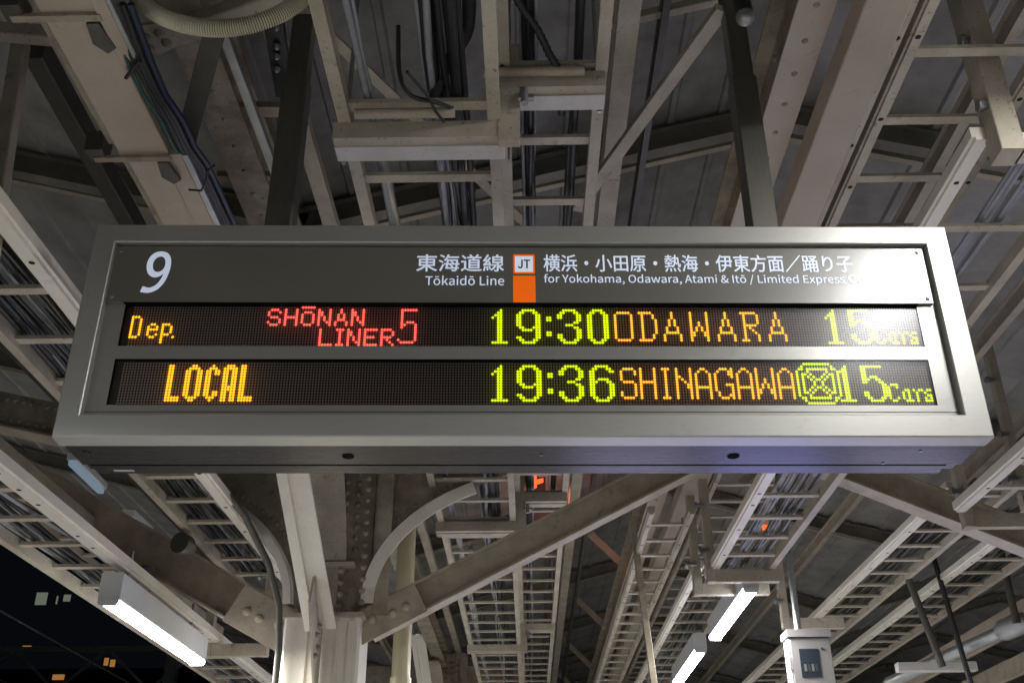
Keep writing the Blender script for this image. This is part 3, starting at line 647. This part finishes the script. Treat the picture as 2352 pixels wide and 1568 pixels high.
G['R7'] = '#### /#   #/#   #/#### /# #  /#  # /#   #'
G['5r'] = '######/#     /#     /#     /#     /#  ## /#### #/#    #/     #/     #/     #/     #/#    #/ #### '
G['5r'] = ' ######/ #     / #     / #     / #     / # ### / ##   #/ #    #/      #/      #/      #/      #/#     #/ ##### '.replace('#     #/ #####', '#     #/ #####')
G['De'] = '###  /#  # /#  # /#  # /#  # /#  # /#  # /#  # /###  '
G['e'] = ' ## /#  #/####/#   /#  #/ ## '
G['p'] = '### /#  #/#  #/#  #/### /#   /#   /#   '
dg = {
 '1': '   #  /  ##  / ###  /# ##  /  ##  /  ##  /  ##  /  ##  /  ##  /  ##  /  ##  /  ##  /  ##  /######',
 '9': '  #####  / ##   ## /##     ##/##     ##/##     ##/##     ##/##     ##/ ##   ###/  #### ##/       ##/       ##/##     ##/ ##   ## /  #####  ',
 '3': '  #####  / ##   ## /##     ##/##     ##/       ##/      ## /   ###   /      ## /       ##/       ##/##     ##/##     ##/ ##   ## /  #####  ',
 '0': '  ####  / ##  ## /##    ##/##    ##/##    ##/##    ##/##    ##/##    ##/##    ##/##    ##/##    ##/##    ##/ ##  ## /  ####  ',
 '6': '  #####  / ##   ## /##     ##/##       /##       /## ####  /###   ## /##     ##/##     ##/##     ##/##     ##/##     ##/ ##   ## /  #####  ',
 '5': '######## /##       /##       /##       /## ###   /###  ##  /##    ## /       ##/       ##/       ##/##     ##/##     ##/ ##   ## /  #####  ',
 ':': '##/##/  /  /  /  /##/##'}
bg12 = {
 'O': ' ##### /#     #/#     #/#     #/#     #/#     #/#     #/#     #/#     #/#     #/#     #/ ##### ',
 'D': '#####  / #   # / #   # / #    #/ #    #/ #    #/ #    #/ #    #/ #    #/ #   # / #   # /#####  ',
 'A': '   #   /   #   /   #   /  # #  /  # #  /  # #  / #   # / #   # / ##### /#     #/#     #/#     #',
 'W': '#     #/#     #/#     #/#     #/#  #  #/#  #  #/# # # #/# # # #/##   ##/##   ##/#     #/#     #',
 'R': '###### / #    #/ #    #/ #    #/ #    #/ ##### / # #   / #  #  / #   # / #    #/ #    #/###   #',
 's': ' #### /#    #/#    #/#     /#     / #### /     #/     #/     #/#    #/#    #/ #### ',
 'h': '#    #/#    #/#    #/#    #/#    #/######/#    #/#    #/#    #/#    #/#    #/#    #',
 'i': '###/ # / # / # / # / # / # / # / # / # / # /###',
 'n': '#    #/#    #/#    #/##   #/# #  #/#  # #/#   ##/#   ##/#    #/#    #/#    #/#    #',
 'a': '  ##  / #  # /#    #/#    #/#    #/#    #/#    #/######/#    #/#    #/#    #/#    #',
 'g': '  ### #/ #   ##/#    ##/#     #/#      /#      /#   ###/#     #/#     #/ #    #/ #   ##/  ### #'}
LO = {
 'L': '##   /##   /##   /##   /##   /##   /##   /##   /##   /##   /##   /##   /#####/#####',
 'O': '  ##  / #### /##  ##/##  ##/##  ##/##  ##/##  ##/##  ##/##  ##/##  ##/##  ##/##  ##/ #### /  ##  ',
 'C': '  #  / ### /## ##/## ##/##   /##   /##   /##   /##   /##   /## ##/## ##/ ### /  #  ',
 'A': ' ### /#####/## ##/## ##/## ##/## ##/## ##/## ##/#####/#####/## ##/## ##/## ##/## ##'}
OCT = ['...##########...', '..#..........#..', '.##.########.##.', '#...#......#...#', '#.##.#....#.##.#', '#.#.#.#..#.#.#.#'.replace('.#.#.#.#', '.#.#.#.#'), '#.#..#.##.#..#.#', '#.#...#..#...#.#', '#.#...#..#...#.#', '#.#..#.##.#..#.#', '#.#.#.#..#.#.#.#', '#.##.#....#.##.#', '#...#......#...#', '.##.########.##.', '..#..........#..', '...##########...']
CAR = [' ###                 ', '#  #                 ', '#    ##  # ## ##'.ljust(21), '#   # #  ##   # '.ljust(21), '#   # #  #    ##'.ljust(21), '#  ## #  #   # #'.ljust(21), ' ## # ## #   ###'.ljust(21)]
CAR = ['.###............', '#..#............', '#.....##.#.##.##', '#....#.#..#..#..', '#....#.#..#...##', '#..#.#.#..#..#.#', '.##...###.#..###']
def word(row, top, items, mt, label):
    mb = MB()
    for rows, n0 in items:
        rows = rows.split('/') if isinstance(rows, str) else [r.replace('.', ' ') for r in rows]
        glyph(rows, n0, top, row, mb)
    o = mb.obj('led_text', M[mt], sign, rec=False); return tag(o, label, kind='stuff')
word(1, 11, [(G['De'], 0)], 'led_a', 'amber LED word Dep. on the upper row')
word(1, 8, [(G['e'], 6), (G['p'], 11)], 'led_a', None); word(1, 3, [('#', 15)], 'led_a', None)
mb = MB()
glyph(G['S7'].split('/'), 48, 14, 1, mb); glyph(G['H7'].split('/'), 54, 14, 1, mb); glyph(G['Ō7'].split('/'), 60, 15, 1, mb)
glyph(G['N7'].split('/'), 66, 14, 1, mb); glyph(G['A7'].split('/'), 72, 14, 1, mb); glyph(G['N7'].split('/'), 78, 14, 1, mb)
tag(mb.obj('led_text', M['led_r'], sign, rec=False), 'red LED word SHŌNAN', kind='stuff')
word(1, 6, [(G['L7'], 67), (G['I7'], 73), (G['N7'], 77), (G['E7'], 83), (G['R7'], 89)], 'led_r', 'red LED word LINER')
word(1, 14, [(G['5r'], 95)], 'led_r', 'red LED numeral 5')
def digits(s, offs, n0): return [(dg[c], n0 + o) for c, o in zip(s, offs)]
w = word(1, 14, digits('1930', (0, 9, 24, 35), 129), 'led_y', 'green LED time 19:30')
word(1, 11, [(dg[':'], 149)], 'led_y', None)
word(1, 13, [(bg12[c], 174 + o) for c, o in zip('ODAWARA', (0, 9, 18, 28, 38, 47, 57))], 'led_o', 'orange LED word ODAWARA')
word(1, 14, digits('15', (0, 9), 253), 'led_y', 'green LED number 15 washed out by glare, upper row')
word(1, 7, [(CAR, 271)], 'led_y', 'small green LED word Cars, upper row')
word(2, 14, [(LO[c], 16 + o) for c, o in zip('LOCAL', (0, 6, 13, 19, 25))], 'led_a', 'bold amber LED word LOCAL')
word(2, 14, digits('1936', (0, 9, 24, 35), 129), 'led_y', 'green LED time 19:36')
word(2, 11, [(dg[':'], 149)], 'led_y', None)
word(2, 13, [(bg12[c], 175 + o) for c, o in zip('shinagaWa', (0, 7, 15, 20, 27, 34, 42, 49, 57))], 'led_o', 'orange LED word SHINAGAWA')
word(2, 15, [(OCT, 239)], 'led_y', 'green LED octagon with crossed lines')
word(2, 14, digits('15', (0, 9), 254), 'led_y', 'green LED number 15, lower row')
word(2, 7, [(CAR, 272)], 'led_y', 'small green LED word Cars, lower row')
for row, w in ((1, W1), (2, W2)):
    sbox('led_board', w[0] - .0, w[1] + .0, YL + .001, YL + .006, w[2] - .012, w[3] + .012, 'board')
    mb = MB()
    for n in range(288):
        for r in range(16):
            if (n, r) not in lit[row]: led_disc(mb, n, r, row, .0034, YL + .0005, 5)
    tag(mb.obj('unlit_leds', M['ledoff'], sign, rec=False), kind='stuff')
    mb = MB(); mb.poly([(w[0], .034, w[2]), (w[1], .034, w[2]), (w[1], .034, w[3]), (w[0], .034, w[3])], [(0, 1, 2, 3)])
    sp_('acrylic_cover', mb, M['acrylic'])

# lettering ------------------------------------------------------------
FD = os.path.join(bpy.utils.system_resource('DATAFILES'), 'fonts')
def font(fn):
    try: return bpy.data.fonts.load(os.path.join(FD, fn))
    except Exception: return None
F_JP = font('Noto Sans CJK Regular.woff2'); F_EN = F_JP
def text(body, s0, s1, t0, t1, f, mt, name, label, parent, off=0, y=.0168, shear=0, bold=0):
    """text scaled so its outline fills s0..s1 x t0..t1 (t0/t1 may be None: keep aspect)"""
    cu = bpy.data.curves.new('txt', 'FONT'); cu.body = body; cu.size = 1
    if f: cu.font = f
    cu.shear = shear; cu.resolution_u = 4
    to = bpy.data.objects.new('txt', cu); COL.objects.link(to); bpy.context.view_layer.update()
    me = bpy.data.meshes.new_from_object(to.evaluated_get(bpy.context.evaluated_depsgraph_get()))
    bpy.data.objects.remove(to)
    xs = [v.co.x for v in me.vertices]; zs = [v.co.y for v in me.vertices]
    x0, x1, z0, z1 = min(xs), max(xs), min(zs), max(zs)
    kx = (s1 - s0) / (x1 - x0); kz = (t1 - t0) / (z1 - z0)
    for v in me.vertices: v.co = Vector((s0 + (v.co.x - x0) * kx, y, t0 + (v.co.y - z0) * kz))
    if bold:
        bm = bmesh.new(); bm.from_mesh(me)
        for i, (a, b) in enumerate(((1, 0), (-1, 0), (0, 1), (0, -1), (.7, .7), (-.7, -.7), (.7, -.7), (-.7, .7))):
            c2 = me.copy(); c2.transform(Matrix.Translation((a * bold, -.00002 * (i + 1), b * bold))); bm.from_mesh(c2)
        bm.to_mesh(me); bm.free()
    me.materials.clear(); me.materials.append(M[mt]); me.name = name
    o = link(name, me, parent); return tag(o, label)
text('東海道線', -.3359, -.0622, .5640, .6260, F_JP, 'lettering', 'lettering', 'white Japanese line name 東海道線', hd, bold=.0007)
text('Tōkaidō Line', -.3061, -.0613, .5135, .5480, F_EN, 'lettering', 'lettering', 'white text Tōkaidō Line', hd, bold=.0003)
text('横浜・小田原・熱海・伊東方面／踊り子', .0628, 1.0369, .5640, .6265, F_JP, 'lettering', 'lettering', 'white Japanese destination list', hd, bold=.0007)
text('for Yokohama, Odawara, Atami & Itō / Limited Express Odoriko', .063, 1.1543, .5155, .5545, F_EN, 'lettering', 'lettering', 'white English destination list', hd, bold=.0003)
# numeral 9, drawn
def cubic_loop(pts, corners=()):
    res = []; n = len(pts)
    for i in range(n):
        a, b, c, d = pts[(i - 1) % n], pts[i], pts[(i + 1) % n], pts[(i + 2) % n]
        if i in corners: a = b
        if (i + 1) % n in corners: d = c
        for j in range(5):
            t = j / 5; res.append(tuple(cr(a[q], b[q], c[q], d[q], t) for q in (0, 1)))
    return res
outer = [(240, 598), (262, 545), (345, 558), (420, 530), (466, 475), (487, 425), (440, 452), (375, 461), (302, 430), (266, 365), (268, 305), (300, 250), (360, 219), (430, 213), (500, 233), (543, 280), (557, 350), (545, 430), (512, 508), (457, 565), (395, 596), (325, 607)]
inner = [(430, 262), (468, 282), (487, 325), (480, 370), (450, 400), (405, 410), (362, 395), (338, 350), (346, 300), (380, 270)]
cu = bpy.data.curves.new('nine', 'CURVE'); cu.dimensions = '2D'; cu.fill_mode = 'BOTH'
for loop in (cubic_loop(outer, (0, 1, 5)), cubic_loop(inner)):
    spn = cu.splines.new('POLY'); spn.points.add(len(loop) - 1); spn.use_cyclic_u = True
    for p, q in zip(spn.points, loop): p.co = (q[0], -q[1], 0, 1)
to = bpy.data.objects.new('nine', cu); COL.objects.link(to); bpy.context.view_layer.update()
me = bpy.data.meshes.new_from_object(to.evaluated_get(bpy.context.evaluated_depsgraph_get())); bpy.data.objects.remove(to)
for v in me.vertices: v.co = Vector((-1.1833 + (v.co.x - 240) / 317 * .0810, .0168, .4836 + (v.co.y + 608) / 395 * .1510))
me.materials.clear(); me.materials.append(M['lettering']); tag(link('platform_numeral', me, hd), 'large white slanted numeral 9')
# route symbol
def flat(name, x0, x1, z0, z1, y, mt, label=None, bv=.004, parent=hd):
    mb = MB(); n = 4; pts = []
    for cx, cz, a0 in ((x1 - bv, z1 - bv, 0), (x0 + bv, z1 - bv, 90), (x0 + bv, z0 + bv, 180), (x1 - bv, z0 + bv, 270)):
        for i in range(n + 1):
            a = math.radians(a0 + 90 * i / n); pts.append((cx + bv * math.cos(a), y, cz + bv * math.sin(a)))
    mb.poly(pts, [tuple(range(len(pts)))]); return sp_(name, mb, M[mt], parent, label)
flat('route_square', -.0331, .0353, .5560, .6273, .0172, 'orange', 'orange rounded route square')
flat('route_square_field', -.0272, .0293, .5620, .6205, .0167, 'lettering', None, .001)
text('JT', -.0175, .0200, .5755, .6065, F_EN, 'navy', 'lettering', 'dark letters JT', hd, y=.0162, bold=.0008)
flat('route_bar', -.0335, .0359, .4527, .5485, .0172, 'orange', 'orange vertical route bar', .0004)
t = text('23', -1.305, -1.285, .12, .14, F_EN, 'paper', 'lettering', 'small number 23 under the cabinet', sign, y=0, bold=.0008)
for v in t.data.vertices: v.co = Vector((v.co.x, .115 + (v.co.z - .12) * 1.3, .0030))
# hanging posts
for s in (-.808, .808):
    mb = MB(); mb.bar((s, .15, SH - .006), (s, .15, 4.2 - 2.75), .088, .088, up=(0, 1, 0), bv=.004); mb.bar((s, .15, 4.2 - 2.75), (s, .15, roofz(s) - 2.75 - .02), .075, .075, up=(0, 1, 0), bv=.003)
    o = mb.obj('hanging_post', M['post'], sign)
    mb = MB(); mb.box(s - .09, s + .09, .07, .23, SH - .005, SH + .004); mb.obj('post_flange', M['post'], sign)

# ------------------------------------------------------------------ breaker box on its conduit
bx = empty('breaker_box', (1.845, 7.0, 2.62), 'grey weatherproof breaker box with a dark window, hanging at the lower right', 'electrical box')
def bbx(name, x0, x1, y0, y1, z0, z1, mt, bv=.003, par=bx, label=None):
    mb = MB(bx.location); mb.box(x0, x1, y0, y1, z0, z1, bv=bv); o = mb.obj(name, M[mt], par); return tag(o, label)
M['boxp'] = mat('box_paint', (.30, .285, .285), .4, dirt=.25, dcol=(.36, .34, .33), scale=9, bump=.1)
M['glassd'] = mat('dark_window', (.03, .04, .055), .15, spec=.8)
bbx('box_body', 1.712, 1.985, 7.0, 7.14, 2.55, 3.065, 'boxp')
bbx('rain_hood', 1.700, 1.990, 6.965, 7.15, 3.067, 3.115, 'boxp')
dr = bbx('door', 1.722, 1.978, 6.985, 6.999, 2.56, 3.062, 'boxp')
bbx('door_window', 1.770, 1.895, 6.979, 6.984, 2.815, 2.992, 'glassd', .001)
for k in range(4): bbx('breaker_switch', 1.79 + k * .024, 1.806 + k * .024, 6.9775, 6.9785, 2.85, 2.895, 'dark' if k % 2 else 'galv', 0)
bbx('hinge', 1.704, 1.721, 6.99, 7.01, 2.86, 2.94, 'boxp'); bbx('lock', 1.915, 1.925, 6.976, 6.984, 2.985, 3.0, 'dark', 0)
bbx('name_plate', 1.80, 1.885, 6.980, 6.984, 2.755, 2.775, 'paper', 0)
bbx('latch', 1.986, 2.000, 7.0, 7.02, 2.965, 3.005, 'dark', 0)
mb = MB(bx.location); mb.tube([(1.80, 7.06, 3.11), (1.80, 7.06, 4.2), (1.79, 7.06, 4.9)], .019, 10); mb.obj('conduit', M['galv'], bx)
mb = MB(bx.location); mb.tube([(1.826, 7.10, 3.11), (1.826, 7.10, 4.9)], .010, 8); mb.obj('conduit', M['galv'], bx)

# ------------------------------------------------------------------ pipes near the column
mb = MB((-.78, 6.6, 0)); mb.tube([(-.78, 6.6, 0), (-.78, 6.6, 3.9)], .058, 18); mb.tube([(-.78, 6.6, 2.66), (-.78, 6.6, 2.76)], .066, 18); o = mb.obj('drain_pipe', M['ivory']); o.location = (-.78, 6.6, 0); tag(o, 'glossy ivory drain pipe standing right behind the canopy column', 'pipe')
mb = MB((-1.36, 5.78, 0)); mb.tube([(-1.36, 5.78, 0), (-1.36, 5.8, 2.8), (-1.37, 5.75, 3.0), (-1.42, 5.62, 3.2), (-1.52, 5.4, 3.4), (-1.6, 5.0, 3.48)], .019, 12); o = mb.obj('cable_conduit', M['dark']); o.location = (-1.36, 5.78, 0); tag(o, 'dark grey conduit climbing the left side of the canopy column', 'conduit')
g = empty('sprinkler_pipe', (3.2, 6.5, 3.4), 'fat shiny metal pipe with a coupling at the right edge', 'pipe')
a, b = PY(2040, 1568, 9.5), PY(2420, 1395, 8.0)
mb = MB(g.location); mb.tube([a, a.lerp(b, .5), b], .05, 16); mb.obj('pipe_run', M['galv'], g)
c1, c2 = a.lerp(b, .70), a.lerp(b, .86); mb = MB(g.location); mb.tube([c1, c1.lerp(c2, .2), c1.lerp(c2, .8), c2], [.06, .085, .085, .06], 18); mb.obj('coupling', M['galv'], g)
for lo, up_, r, lab in (((2230, 1568), (2180, 1400), .022, 'black hanger rod in front of the shiny pipe'), ((2165, 1530), (2130, 1440), .03, 'grey hanger rod left of the black one'), ((2335, 1430), (2315, 1340), .03, 'dark hanger rod above the pipe coupling')):
    p, q = PY(*lo, 8.2), PY(*up_, 8.2); mb = MB(p); mb.tube([p, q + (q - p) * 1.5], r, 8); o = mb.obj('pipe_hanger', M['black'] if r < .025 else M['dark']); o.location = p; tag(o, lab, 'hanger rod')
member('fascia_beam', ((3.98, 6.2, 3.55), (3.98, 24, 3.55)), .05, .20, 'duct', 'long tan fascia beam beyond the outermost right rack', 'beam')
member('fascia_beam', ((4.35, 6.0, 3.35), (4.35, 24, 3.35)), .05, .16, 'taupe', 'brown beam below the tan fascia at the lower right', 'beam')
member('unlit_fixture', (PY(2060, 1532, 8.6), PY(2240, 1530, 8.6)), .09, .07, 'white', 'unlit white lamp fixture crossing under the shiny pipe', 'lamp fixture')

# horn speaker and small fittings at the left
g = empty('loudspeaker', PY(412, 1245, 5.6), 'round dark loudspeaker under the left racks', 'loudspeaker')
mb = MB(g.location); q = PY(412, 1245, 5.6); mb.tube([q, q + Vector((.02, .06, .0)), q + Vector((.03, .12, .0))], [.06, .056, .035], 16); mb.obj('speaker_body', M['post'], g)
mb = MB(g.location); mb.tube([q + Vector((0, .08, .06)), q + Vector((0, .08, .5))], .008, 6); mb.obj('bracket', M['galv'], g)
g = empty('security_camera', PY(335, 1318, 4.8), 'small dark dome camera on the brown arm above the left lamp', 'camera')
mb = MB(g.location); q = PY(335, 1318, 5.75); g.location = q; mb = MB(q); mb.dome(q, (0, 0, -1), .042, .05, 14); mb.obj('dome', M['black'], g)
mb = MB(q); mb.tube([q, q + Vector((0, 0, .04))], .045, 14); mb.obj('mount', M['dark'], g)

# orange glowing panel put in for a reflection in glass
M['redglow'] = emis('red_glow_face', (1, .13, .03), 1.6)
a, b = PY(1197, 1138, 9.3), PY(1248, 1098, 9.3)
rs_ = empty('glow_panel', (a + b) / 2, 'orange red glowing panel imitating a glass reflection behind the right central rack', 'illuminated sign')
mb = MB(rs_.location); mb.box(a.x - .02, b.x + .02, 9.32, 9.36, a.z - .02, b.z + .02); mb.obj('panel_case', M['dark'], rs_)
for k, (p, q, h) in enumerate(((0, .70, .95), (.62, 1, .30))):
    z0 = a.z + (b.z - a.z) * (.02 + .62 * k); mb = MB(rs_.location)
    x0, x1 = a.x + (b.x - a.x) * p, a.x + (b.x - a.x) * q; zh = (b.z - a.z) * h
    mb.poly([(x0, 9.315, z0), (x1, 9.315, z0 + zh * .5), (x1, 9.315, z0 + zh * 1.4), (x0, 9.315, z0 + zh)], [(0, 1, 2, 3)]); mb.obj('lit_panel', M['redglow'], rs_)
Lr = bpy.data.lights.new('added_red_fill', 'AREA'); Lr.size = .5; Lr.energy = 4; Lr.color = (1, .30, .24)  # red area light added to tint the steel around; no lamp there
lo = bpy.data.objects.new('added_red_fill', Lr); COL.objects.link(lo); lo.parent = rs_; lo.location = (.25, 0, -.35); lo.rotation_euler = (math.radians(150), math.radians(20), 0)
g = empty('glow_panel', PY(1760, 1208, 11), 'tiny red and white lit panel seen through the racks at the right', 'illuminated sign')
for u0, u1, mt in ((1752, 1763, 'redglow'), (1766, 1774, 'tube2')):
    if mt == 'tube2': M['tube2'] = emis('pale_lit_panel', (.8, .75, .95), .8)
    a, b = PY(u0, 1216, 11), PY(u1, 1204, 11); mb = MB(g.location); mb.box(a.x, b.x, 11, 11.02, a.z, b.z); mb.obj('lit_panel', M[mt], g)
M['faint'] = emis('faint_blue_tube', (.45, .6, .75), .35)
for k, (q0, q1, lab) in enumerate((((165, 1062), (232, 1128), 'faint bluish lamp tube under the left corner of the sign'), ((292, 1192), (338, 1230), 'small faint bluish lamp tube above the brown arm at left'))):
    a, b = PY(*q0, 7.5), PY(*q1, 8.6); g = empty('distant_lamp', a, lab, 'lamp'); mb = MB(a); mb.bar(a, b, .05, .04); mb.obj('tube', M['faint'], g); mb = MB(a); mb.bar(a + Vector((0, 0, .05)), b + Vector((0, 0, .05)), .09, .05); mb.obj('housing', M['housing'], g)

# unseen boxes shaped like vending machines, added for bluish reflections in the sign's underside
M['boxglow_blue'] = emis('reflection_glow_blue', (.42, .42, 1.0), 6); M['boxglow_white'] = emis('reflection_glow_white', (.60, .58, .92), 4.5)
for k, (x, mt, lab) in enumerate(((.35, 'boxglow_white', 'unseen pale glowing box added nearest the column row'), (1.50, 'boxglow_blue', 'unseen blue glowing box added in the middle of three'), (2.65, 'boxglow_white', 'unseen pale glowing box added at the right end of three'))):
    v = empty('reflection_box', (x, 8.2, 0), lab, 'added light box', 'vending machines on the platform')
    mb = MB(v.location); mb.box(x, x + 1.05, 8.2, 8.9, .05, 1.83, bv=.02); mb.obj('cabinet', M['housing'], v)
    mb = MB(v.location); mb.box(x + .06, x + .99, 8.185, 8.199, .85, 1.75); mb.obj('glow_front', M[mt], v)
    mb = MB(v.location); mb.box(x + .12, x + .93, 8.19, 8.199, .15, .45); mb.obj('dark_flap', M['dark'], v)

# riveted cross girder at the left and a dim overhead line gantry outside
g = empty('cross_girder', PY(-80, 925, 5.4), 'riveted brown cross girder left of the sign, partly hidden by the cable rack', 'girder')
a, b = PY(-80, 925, 5.4), PY(330, 1010, 5.4); b.y = a.y
mb = MB(g.location); mb.bar(a, b, .10, .19); mb.obj('girder_web', M['old'], g)
mb = MB(g.location); mb.bar(a - Vector((0, 0, .11)), b - Vector((0, 0, .11)), .16, .014); mb.obj('girder_flange', M['cream'], g)
mb = MB(g.location)
for k in range(22):
    q = a.lerp(b, (k + .5) / 22); mb.dome(q + Vector((0, -.05, .06)), (0, -1, 0), .016, .011, 7); mb.dome(q + Vector((0, -.05, -.06)), (0, -1, 0), .016, .011, 7)
tag(mb.obj('rivet', M['old'], g), kind='stuff')
gt = empty('line_gantry', (-12, 24, 0), 'dim lattice gantry for overhead wires in the night beyond the left platform edge', 'gantry')
for z in (5.6, 6.5):
    mb = MB(gt.location); mb.bar((-20, 24, z), (-7.2, 24, z), .12, .12); mb.obj('chord', M['galv'], gt)
for k in range(12):
    x = -20 + k * 1.05; mb = MB(gt.location); mb.bar((x, 24, 5.6 if k % 2 else 6.5), (x + 1.05, 24, 6.5 if k % 2 else 5.6), .06, .06); mb.obj('lattice_bar', M['galv'], gt)
for x in (-19.6, -8.0):
    mb = MB(gt.location); mb.bar((x, 24, -1), (x, 24, 7), .25, .25, up=(0, 1, 0)); mb.obj('mast', M['galv'], gt)
for k, (x, z) in enumerate(((-6.9, 5.0), (-9.5, 5.2), (-10.2, 4.6))):
    mb = MB((x, 4, z)); mb.tube([(x, 4, z), (x, 24, z - .25), (x, 60, z)], .012, 5); o = mb.obj('overhead_wire', M['galv']); o.location = (x, 4, z); tag(o, ('overhead wire nearest the platform edge at left', 'overhead wire over the middle of the left track', 'lowest overhead contact wire at far left')[k], 'wire')

# ------------------------------------------------------------------ night outside
bd = empty('office_building', (-22, 60, -1.1), 'dark office building with a few lit windows beyond the platform at lower left', 'building')
mb = MB(bd.location); mb.box(-60, -12, 60, 80, -1.1, 12.8); mb.obj('facade', M['asph'], bd)
for fl in range(4):
    for k in range(14):
        mb = MB(bd.location); x = -46 + k * 2.4; z = 1.2 + fl * 2.9; mb.box(x, x + 1.5, 59.9, 59.99, z, z + 1.5); mb.obj('window', M['glassd'], bd)
M['win_w'] = emis('window_pale', (.75, .85, .65), .16); M['win_o'] = emis('window_amber', (1, .48, .12), .30)
for (u0, v0, u1, v1, mt) in ((80, 1360, 110, 1388, 'win_w'), (145, 1365, 163, 1380, 'win_w'), (128, 1368, 134, 1386, 'win_w'), (50, 1482, 72, 1496, 'win_o'), (85, 1486, 98, 1496, 'win_o'), (108, 1484, 122, 1492, 'win_o'), (128, 1485, 158, 1491, 'win_o'), (238, 1510, 250, 1527, 'win_o'), (252, 1514, 265, 1530, 'win_o'), (120, 1548, 148, 1560, 'win_o')):
    p, q = PY(u0, v1, 59.9), PY(u1, v0, 59.9); mb = MB(bd.location); mb.box(p.x, q.x, 59.85, 59.95, p.z, q.z); mb.obj('window', M[mt], bd)
